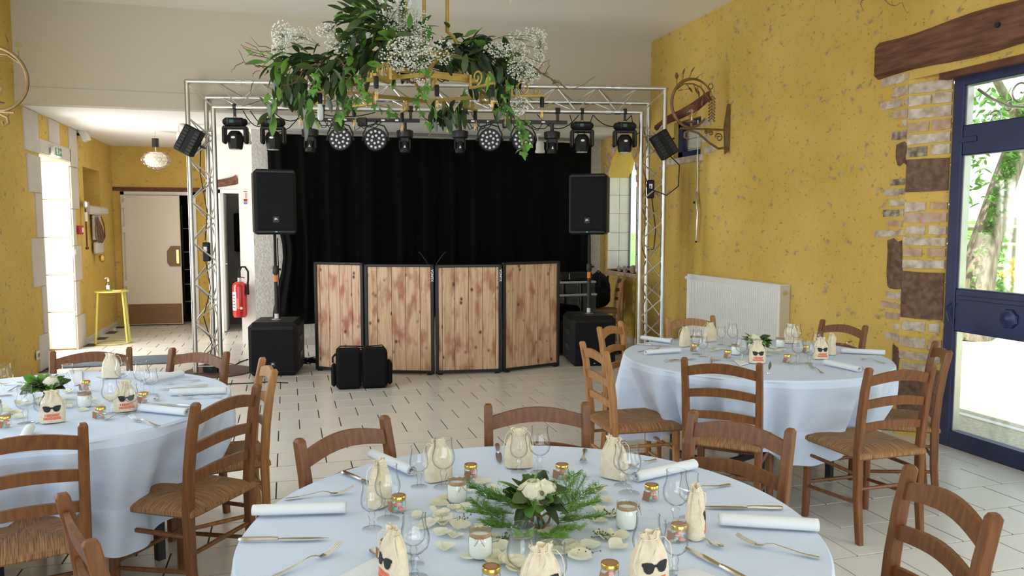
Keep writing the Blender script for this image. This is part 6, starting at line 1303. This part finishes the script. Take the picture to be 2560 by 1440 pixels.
gyp((1290,210),[(1300,262,14,12,110),(1285,280,16,6,50)],5.0,'small spray of tiny white blossoms below the right scroll')
tag(MB().lathe([(0,-.105),(.004,-.098),(.0125,-.075),(.0165,-.052),(.0155,-.034),(.0115,-.018),(.009,0)],16,at(1277,-14,1,3.2)+Vector((0,0,.06))).build('hanging_bulb',M['bubble'],None,True),'clear candle bulb tip at the top edge of the picture','bulb')
# ================================================ WALL LAMPS
def sconce(org,s,flip,lab,full=True):
    t=thing('wall_sconce',org,0,lab,'lamp'); f=flip
    def P(x,z,y=0): return (f*x*s*.95,y*s,z*s)       # x = away from the wall
    MB().add([P(.0,.23),P(-.0,-.22),P(.035,-.25),P(.045,-.05),P(.05,.0),P(.03,.12),P(.012,.23)]+[(a,b+.03*s,c) for a,b,c in [P(.0,.23),P(-.0,-.22),P(.035,-.25),P(.045,-.05),P(.05,.0),P(.03,.12),P(.012,.23)]],[tuple(range(7)),tuple(range(13,6,-1))]+[(i,i+7,(i+1)%7+7,(i+1)%7) for i in range(7)]).build('wall_plate',M['bronze'],t)
    MB().tube([P(.03,-.02),P(.55,-.02)],.011*s,6).build('arm',M['bronze'],t); MB().tube([P(.03,-.19),P(.12,-.20),P(.22,-.15),P(.35,-.06),P(.45,-.035),P(.50,-.06),P(.505,-.10),P(.475,-.12),P(.465,-.09)],.011*s,8).build('curved_brace',M['bronze'],t,True)
    for (cx_,cz_,r0) in [(.115,-.095,.045),(.21,-.055,.028),(.26,-.05,.018)]: 
        pts=[P(cx_+r0*(1-.8*k/20)*math.cos(k*.45),cz_+r0*(1-.8*k/20)*math.sin(k*.45)) for k in range(21)]; MB().tube(pts,.007*s,6).build('scroll',M['bronze'],t,True)
    ring=[P(.42+.23*math.cos(R(-82+232*k/29)),.215+.23*math.sin(R(-82+232*k/29))) for k in range(30)]
    MB().tube(ring,[.015*s]*18+[.015*s*(1-.05*i) for i in range(12)],8).build('ring',M['bronze'],t,True)
    MB().tube([P(.60,.34),P(.52,.395),P(.42,.40),P(.33,.37),P(.27,.30),P(.24,.27)],.007*s,6).build('inner_branch',M['bronze'],t,True)
    for (bx,bz,lx,lz) in [(.60,.35,.60,.43),(.54,.41,.53,.475),(.47,.44,.44,.50),(.40,.44,.36,.47),(.50,.40,.47,.37),(.42,.40,.40,.37),(.37,.38,.36,.34),(.30,.33,.26,.30),(.30,.32,.31,.26),(.58,.33,.53,.34)]:
        MB().tube([P(bx,bz),P(lx,lz)],.004*s,5).build('leaf_stalk',M['bronze'],t); d=Vector(P(lx,lz))-Vector(P(bx,bz)); lm=MB(); scatter(lm,leaf_v(.068*s,.042*s,.1),P(lx,lz),d,0,1); lm.build('iron_leaf',M['bronze'],t,True)
    MB().tube([P(.22+.025*math.cos(2*PI*k/14),.385+.025*math.sin(2*PI*k/14)) for k in range(14)],.005*s,6,closed=True).build('small_ring',M['bronze'],t,True)
    MB().tube([P(.225,.36),P(.205,.30),P(.20,.08)],.004*s,6).build('pendant_stem',M['bronze'],t)
    for k in range(8):
        z=.30-.03*k
        for q in(-1,1): MB().tube([P(.203,z),P(.203+q*.035,z-.035)],[.002*s,.009*s],6).build('bell_flower',M['bronze'],t)
    MB().lathe([(0,.03*s),(.05*s,.045*s),(.055*s,.055*s),(.02*s,.05*s),(.015*s,.0),(0,0)],20,P(.43,-.005)).build('drip_cup',M['bronze'],t,True); MB().tube([P(.42,.0),P(.36,.01),P(.30,.055),P(.28,.08)],[.008*s,.012*s,.012*s,.010*s],8).build('hook',M['bronze'],t,True)
    MB().sph(P(.43,.145),.055*s,20,12).build('globe_bulb',M['bubble'],t,True); MB().cyl(P(.43,.05),P(.43,.095),.016*s,12).build('socket',M['chrome'],t)
    MB().tube([P(.425,.10),P(.42,.16),P(.435,.165),P(.43,.10)],.0015*s,5).build('filament',M['filament'],t)
    return t
q=at(1822,325,0,XR-.02); sconce((XR-.015,q.y,q.z+.02),1.05,-1,'wrought bronze wall lamp with leafy ring and globe bulb, on the right yellow wall')
q=at(44,200,1,6.95)
sconce((XL+.01,6.95,q.z-.226),1.05,1,'bronze wall lamp ring cut off at the left picture edge')
# ================================================ HALL THINGS
t=thing('pendant_lamp',(-1.60,11.0,ZL),0,'glass bubble pendant lamp hanging in the entrance hall','lamp')
q=at(390,400,1,11.0); dz=q.z-ZL
t.location=(q.x,11.0,ZL)
MB().tube([(0,0,0),(.0,0,-.03),(.012,0,-.05),(-.012,0,-.075),(0,0,-.09)],.004,6).build('chain_hook',M['chrome'],t,True); MB().cyl((0,0,-.10),(0,0,-.21),.042,14).build('ceiling_cup',M['blackm'],t,True); MB().cyl((0,0,-.21),(.0,0,dz+.10),.006,6).build('cord',M['wirew'],t)
bub=MB().sph((0,0,0),.031,12,8).mesh('glass_bubble',M['bubble'],True)
for (rr_,zz,n) in [(.16,0,16),(.13,.045,13),(.13,-.045,13),(.085,.075,9),(.085,-.08,9),(.03,-.10,4)]:
    for k in range(n): a=2*PI*k/n+zz*9; o=bpy.data.objects.new('glass_bubble',bub); COL.objects.link(o); o.parent=t; o.location=(rr_*math.cos(a),rr_*math.sin(a),dz+zz)
MB().lathe([(.03,dz+.10),(.07,dz+.095),(.12,dz+.06),(.14,dz),(.12,dz-.06),(.05,dz-.09),(0,dz-.095)],20).build('inner_shade',M['wax'],t,True)
def spotw(x,y,Y0,lab):
    q=at(x,y,1,Y0); t=thing('white_spotlight',(q.x,Y0,ZL),0,lab,'light'); dz=q.z-ZL
    MB().lathe([(0,0),(.05,0),(.05,-.02),(.02,-.03),(0,-.03)],16).build('ceiling_rose',M['cream'],t,True); MB().tube([(-.03,0,-.03),(-.03,0,-.09),(0,0,-.10)],.008,6).build('bracket',M['cream'],t,True)
    MB().lathe([(0,-.09),(.045,-.10),(.055,-.13),(.055,-.20),(.068,-.23),(.062,-.25),(0,-.245)],18).build('lamp_body',M['cream'],t,True)
spotw(452,300,10.2,'cream spotlight on the low ceiling, beside the top of the left truss leg'); spotw(1350,330,10.0,'cream spotlight on the low ceiling, above the curtain at the right'); spotw(614,330,9.9,'cream spotlight on the low ceiling behind the left moving heads')
# exit sign, sensor, fire call point, sockets
q=at(140,380,0,XL+.05); t=thing('exit_sign',(XL+.02,q.y,q.z),0,'green and white emergency exit light over the entrance','sign'); MB().box((.03,0,0),(.05,.26,.11),None,.012).build('housing',M['cream'],t); MB().box((.058,0,0),(.006,.24,.09),None,.003).build('green_panel',M['green'],t)
g=MB(); yy=-.02
g.box((.062,-.075,0),(.002,.05,.07)); g.build('door_pictogram',M['paper'],t); r=MB().sph((.063,.0,.022),.009,8,6,(.2,1,1)); 
for a,b in [((0,.01),(-.005,-.008)),((-.005,-.008),(.015,-.03)),((-.005,-.008),(-.022,-.026)),((0,.008),(.022,.002)),((0,.008),(-.02,.012))]: r.tube([(.063,a[0],a[1]),(.063,b[0],b[1])],.0035,5)
r.build('running_figure',M['paper'],t); MB().add([(.0625,.10,0),(.0625,.06,.022),(.0625,.06,.008),(.0625,.035,.008),(.0625,.035,-.008),(.0625,.06,-.008),(.0625,.06,-.022)],[(0,1,2,3,4,5,6)]).build('arrow',M['paper'],t)
q=at(205,338,0,XL+.06); t=thing('wall_speaker',(XL+.01,q.y,q.z),0,'small cream sensor box tilted down under the low ceiling','sensor'); b=MB().box((.08,0,0),(.09,.12,.15),Matrix.Rotation(R(-20),3,'Y'),.01); b.build('box_body',M['cream'],t); MB().box((.125,-.03,-.015),(.006,.05,.08),Matrix.Rotation(R(-20),3,'Y')).build('grey_window',M['boxlid'],t); MB().box((.02,0,.01),(.06,.02,.03)).build('bracket',M['black'],t)
q=at(199,575,0,XL+.03); t=thing('fire_call_point',(XL,q.y,q.z),0,'red manual fire alarm box on the entrance quoin','alarm'); MB().box((.035,0,0),(.06,.11,.11),None,.01).build('red_case',M['redp'],t); MB().box((.067,0,0),(.004,.06,.06)).build('white_window',M['paper'],t)
q=at(187,630,0,XL+.02); t=thing('light_switch',(XL+.014,q.y,q.z),0,'white light switch on the far quoin stones','switch'); MB().box((.006,0,0),(.012,.08,.08),None,.003).build('plate',M['cream'],t); MB().box((.014,0,0),(.006,.05,.05)).build('rocker',M['white'],t)
q=at(95,888,0,XL+.02); t=thing('wall_socket',(XL+.014,q.y,q.z),0,'white electric socket low on the near quoin stones','socket'); MB().box((.006,0,0),(.012,.09,.09),None,.003).build('plate',M['cream'],t); MB().lathe([(0,.0),(.02,.0),(.024,.004)],16,(.013,0,0),'x').build('socket_well',M['hallgrey'],t)
# niche sill, pole, dried arrangement, bell
t=thing('niche_shelf',(XL,12.0,1.76),0,'rough stone shelf below the niche in the hall','shelf'); MB().box((.02,0,0),(.14,1.0,.11),None,.02).build('shelf_stone',M['lime'],t)
t=thing('hanging_door_ornament',(XL+.02,11.92,1.35),0,'dried twig and wire ornament with a brass bell below the hall niche','ornament')
MB().box((0.02,.05,.18),(.03,.42,.34),None,.01).build('backing_board',M['lime'],t); MB().box((.03,.06,-.10),(.05,.40,.16),None,.015).build('lower_stone',M['lime'],t)
tw=MB(); rnd.seed(3)
for k in range(16): a=rnd.uniform(-1,1); tw.tube([(.06,-.1+.05*rnd.random(),.33),(.08,-.12+.2*a,.18),(.07,.0+.25*a,.05),(.07,.02+.12*a,-.02)],.007,5)
tw.build('twig_bundle',M['twig'],t,True)['kind']='stuff'; MB().tube([(.07,.1,.33),(.08,.22,.2),(.08,.24,.05),(.07,.08,-.03)],.008,6).build('wire_loop',M['beam'],t,True); MB().sph((.08,.0,-.24),.058,14,10,(.7,1,1)).build('brass_bell',M['brass'],t,True)
q0=at(213,515,0,XL+.06); q1=at(218,620,0,XL+.06); t=thing('door_pole',(0,0,0),0,'thin dark pole hanging from the niche mechanism in the hall','pole'); MB().cyl(q0,q1,.010,8).build('rod',M['beam'],t); MB().sph(q1,.022,8,6).build('tip',M['beam'],t,True); MB().box((q0.x,q0.y+.03,q0.z+.02),(.06,.16,.10),None,.02).build('mechanism',M['chrome'],t); MB().cyl((q0.x,q0.y,q0.z-.08),(q0.x,q0.y,q0.z-.2),.022,8).build('grip',M['cream'],t)
# yellow side table with gel bottle
q=at(284,858,2,0); t=thing('side_table',(q.x,q.y,0),0,'slim yellow metal side table in the hall with a ring base','table')
MB().lathe([(0,.70),(.20,.70),(.205,.695),(.205,.685),(.195,.683),(0,.683)],36).build('top',M['yellow'],t,True); MB().tube([(.22*math.cos(2*PI*k/36),.22*math.sin(2*PI*k/36),.012) for k in range(36)],.012,6,closed=True,flat=.5).build('ring_base',M['yellow'],t,True)
for a in(-2.6,-.55,-.25): MB().tube([(.17*math.cos(a),.17*math.sin(a),.69),(.22*math.cos(a),.22*math.sin(a),.015)],.013,8).build('leg',M['yellow'],t,True)
t=thing('gel_dispenser',(q.x-.03,q.y-.02,.70),0,'clear pump bottle of hand gel on the yellow side table','bottle'); MB().lathe([(0,0),(.035,0),(.037,.01),(.037,.09),(.028,.105),(.014,.11),(.014,.12)],18).build('bottle',M['gel'],t,True); MB().cyl((0,0,.12),(0,0,.155),.012,10).build('pump_collar',M['paper'],t,True); MB().tube([(0,0,.155),(0,0,.17),(-.03,0,.168),(-.04,0,.16)],.006,8).build('pump_head',M['paper'],t,True); MB().box((0,-.034,.05),(.04,.012,.055),None,.004).build('bottle_label',M['paper'],t)
MB().box((q.x+.07,q.y-.03,.703),(.10,.07,.004)).build('paper_pad',M['paper'],None,label='small paper beside the gel bottle on the yellow table',cat='paper')
q=at(284,828,2,0); tag(MB().lathe([(0,.05),(.03,.05),(.035,.04),(.03,.0),(0,0)],14,(q.x,q.y,0)).build('door_stop',M['lime'],None,True),'small round pale door stop on the hall floor','door stop')
# doormat
tag(MB().bb((-2.55,9.44,0.002),(-1.18,10.05,.012),.004).build('doormat',M['mat']),'blue-grey doormat at the entrance, behind the left table','doormat')
# fire extinguisher and sign on the white pier
q=at(603,735,1,10.72); t=thing('fire_extinguisher',(-.615,10.70,.36),0,'red fire extinguisher with black hose on the white pier','extinguisher')
MB().lathe([(0,0),(.075,.006),(.088,.03),(.09,.06),(.09,.40),(.08,.44),(.05,.465),(.03,.47),(0,.47)],24).build('cylinder',M['red'],t,True); MB().cyl((0,0,.465),(0,0,.52),.025,12).build('valve',M['chrome'],t,True)
MB().box((-.03,0,.50),(.09,.02,.012)).box((.02,0,.53),(.10,.018,.01),Matrix.Rotation(R(15),3,'Y')).build('lever',M['blackm'],t)
MB().tube([(0,-.0,.53),(.0,0,.60),(.03,0,.66),(.075,0,.66),(.11,0,.60),(.11,-.02,.50),(.10,-.03,.42)],.013,8).build('hose',M['black'],t,True); MB().cyl((.10,-.04,.44),(.095,-.05,.30),.020,10,.026).build('nozzle',M['black'],t,True)
def lab_patch(a0,a1,z0,z1,r,m,nm):
    v=[(r*math.cos(a0+(a1-a0)*i/6),r*math.sin(a0+(a1-a0)*i/6),z) for z in(z0,z1) for i in range(7)]; return MB().add(v,[(i,i+1,i+8,i+7) for i in range(6)]).build(nm,m,t)
lab_patch(R(-165),R(-115),.10,.34,.0908,M['paper'],'label'); lab_patch(R(-112),R(-92),.12,.26,.0908,M['coral'],'label_text')
for k in range(5): lab_patch(R(-158),R(-125),.13+.04*k,.145+.04*k,.0912,M['redp'],'label_text')
MB().lathe([(0,.004),(.016,.004),(.018,0)],14,(.02,-.088,.13),'y').build('gauge',M['paper'],t,True)
q=at(613,478,1,10.795); q2=at(613,511,1,10.795); t=thing('safety_sign',(-.505,10.795,(q.z+q2.z)/2),0,'narrow red, white and blue fire safety sign on the white pier','sign'); hgt=q.z-q2.z
t.location.x=q.x; MB().box((0,0,0),(.05,.004,hgt)).build('sign_plate',M['paper'],t)
for (z0,z1,m) in [(.44,.49,'redp'),(-.28,-.10,'redp'),(-.48,-.33,'blue')]: MB().bb((-.022,-.004,z0*hgt),(.022,-.0022,z1*hgt)).build('colour_field',M[m],t)
for k in range(5): MB().bb((-.002,-.004,(-.04+.09*k)*hgt),(.018,-.0022,(.0+.09*k)*hgt)).build('text_line',M['redp'],t)
# microphone gooseneck tips over the screens
for (x,lab) in [(1048,'thin black gooseneck lamp tip over the screens, left one'),(1113,'thin black gooseneck lamp tip over the screens, right one')]:
    s=1 if x<1080 else -1; pts=[at(x+s*22,660,1,8.35),at(x+s*14,648,1,8.35),at(x+s*4,634,1,8.35),at(x-s*2,630,1,8.35)]; tag(MB().tube([Vector((pts[0].x,8.35,.7))]+pts,.005,6).build('gooseneck_lamp',M['blackm'],None,True),lab,'lamp')
for o in list(bpy.data.objects):
    if o.type=='EMPTY' and not o.children and o.parent is None and not kids(o): bpy.data.objects.remove(o)
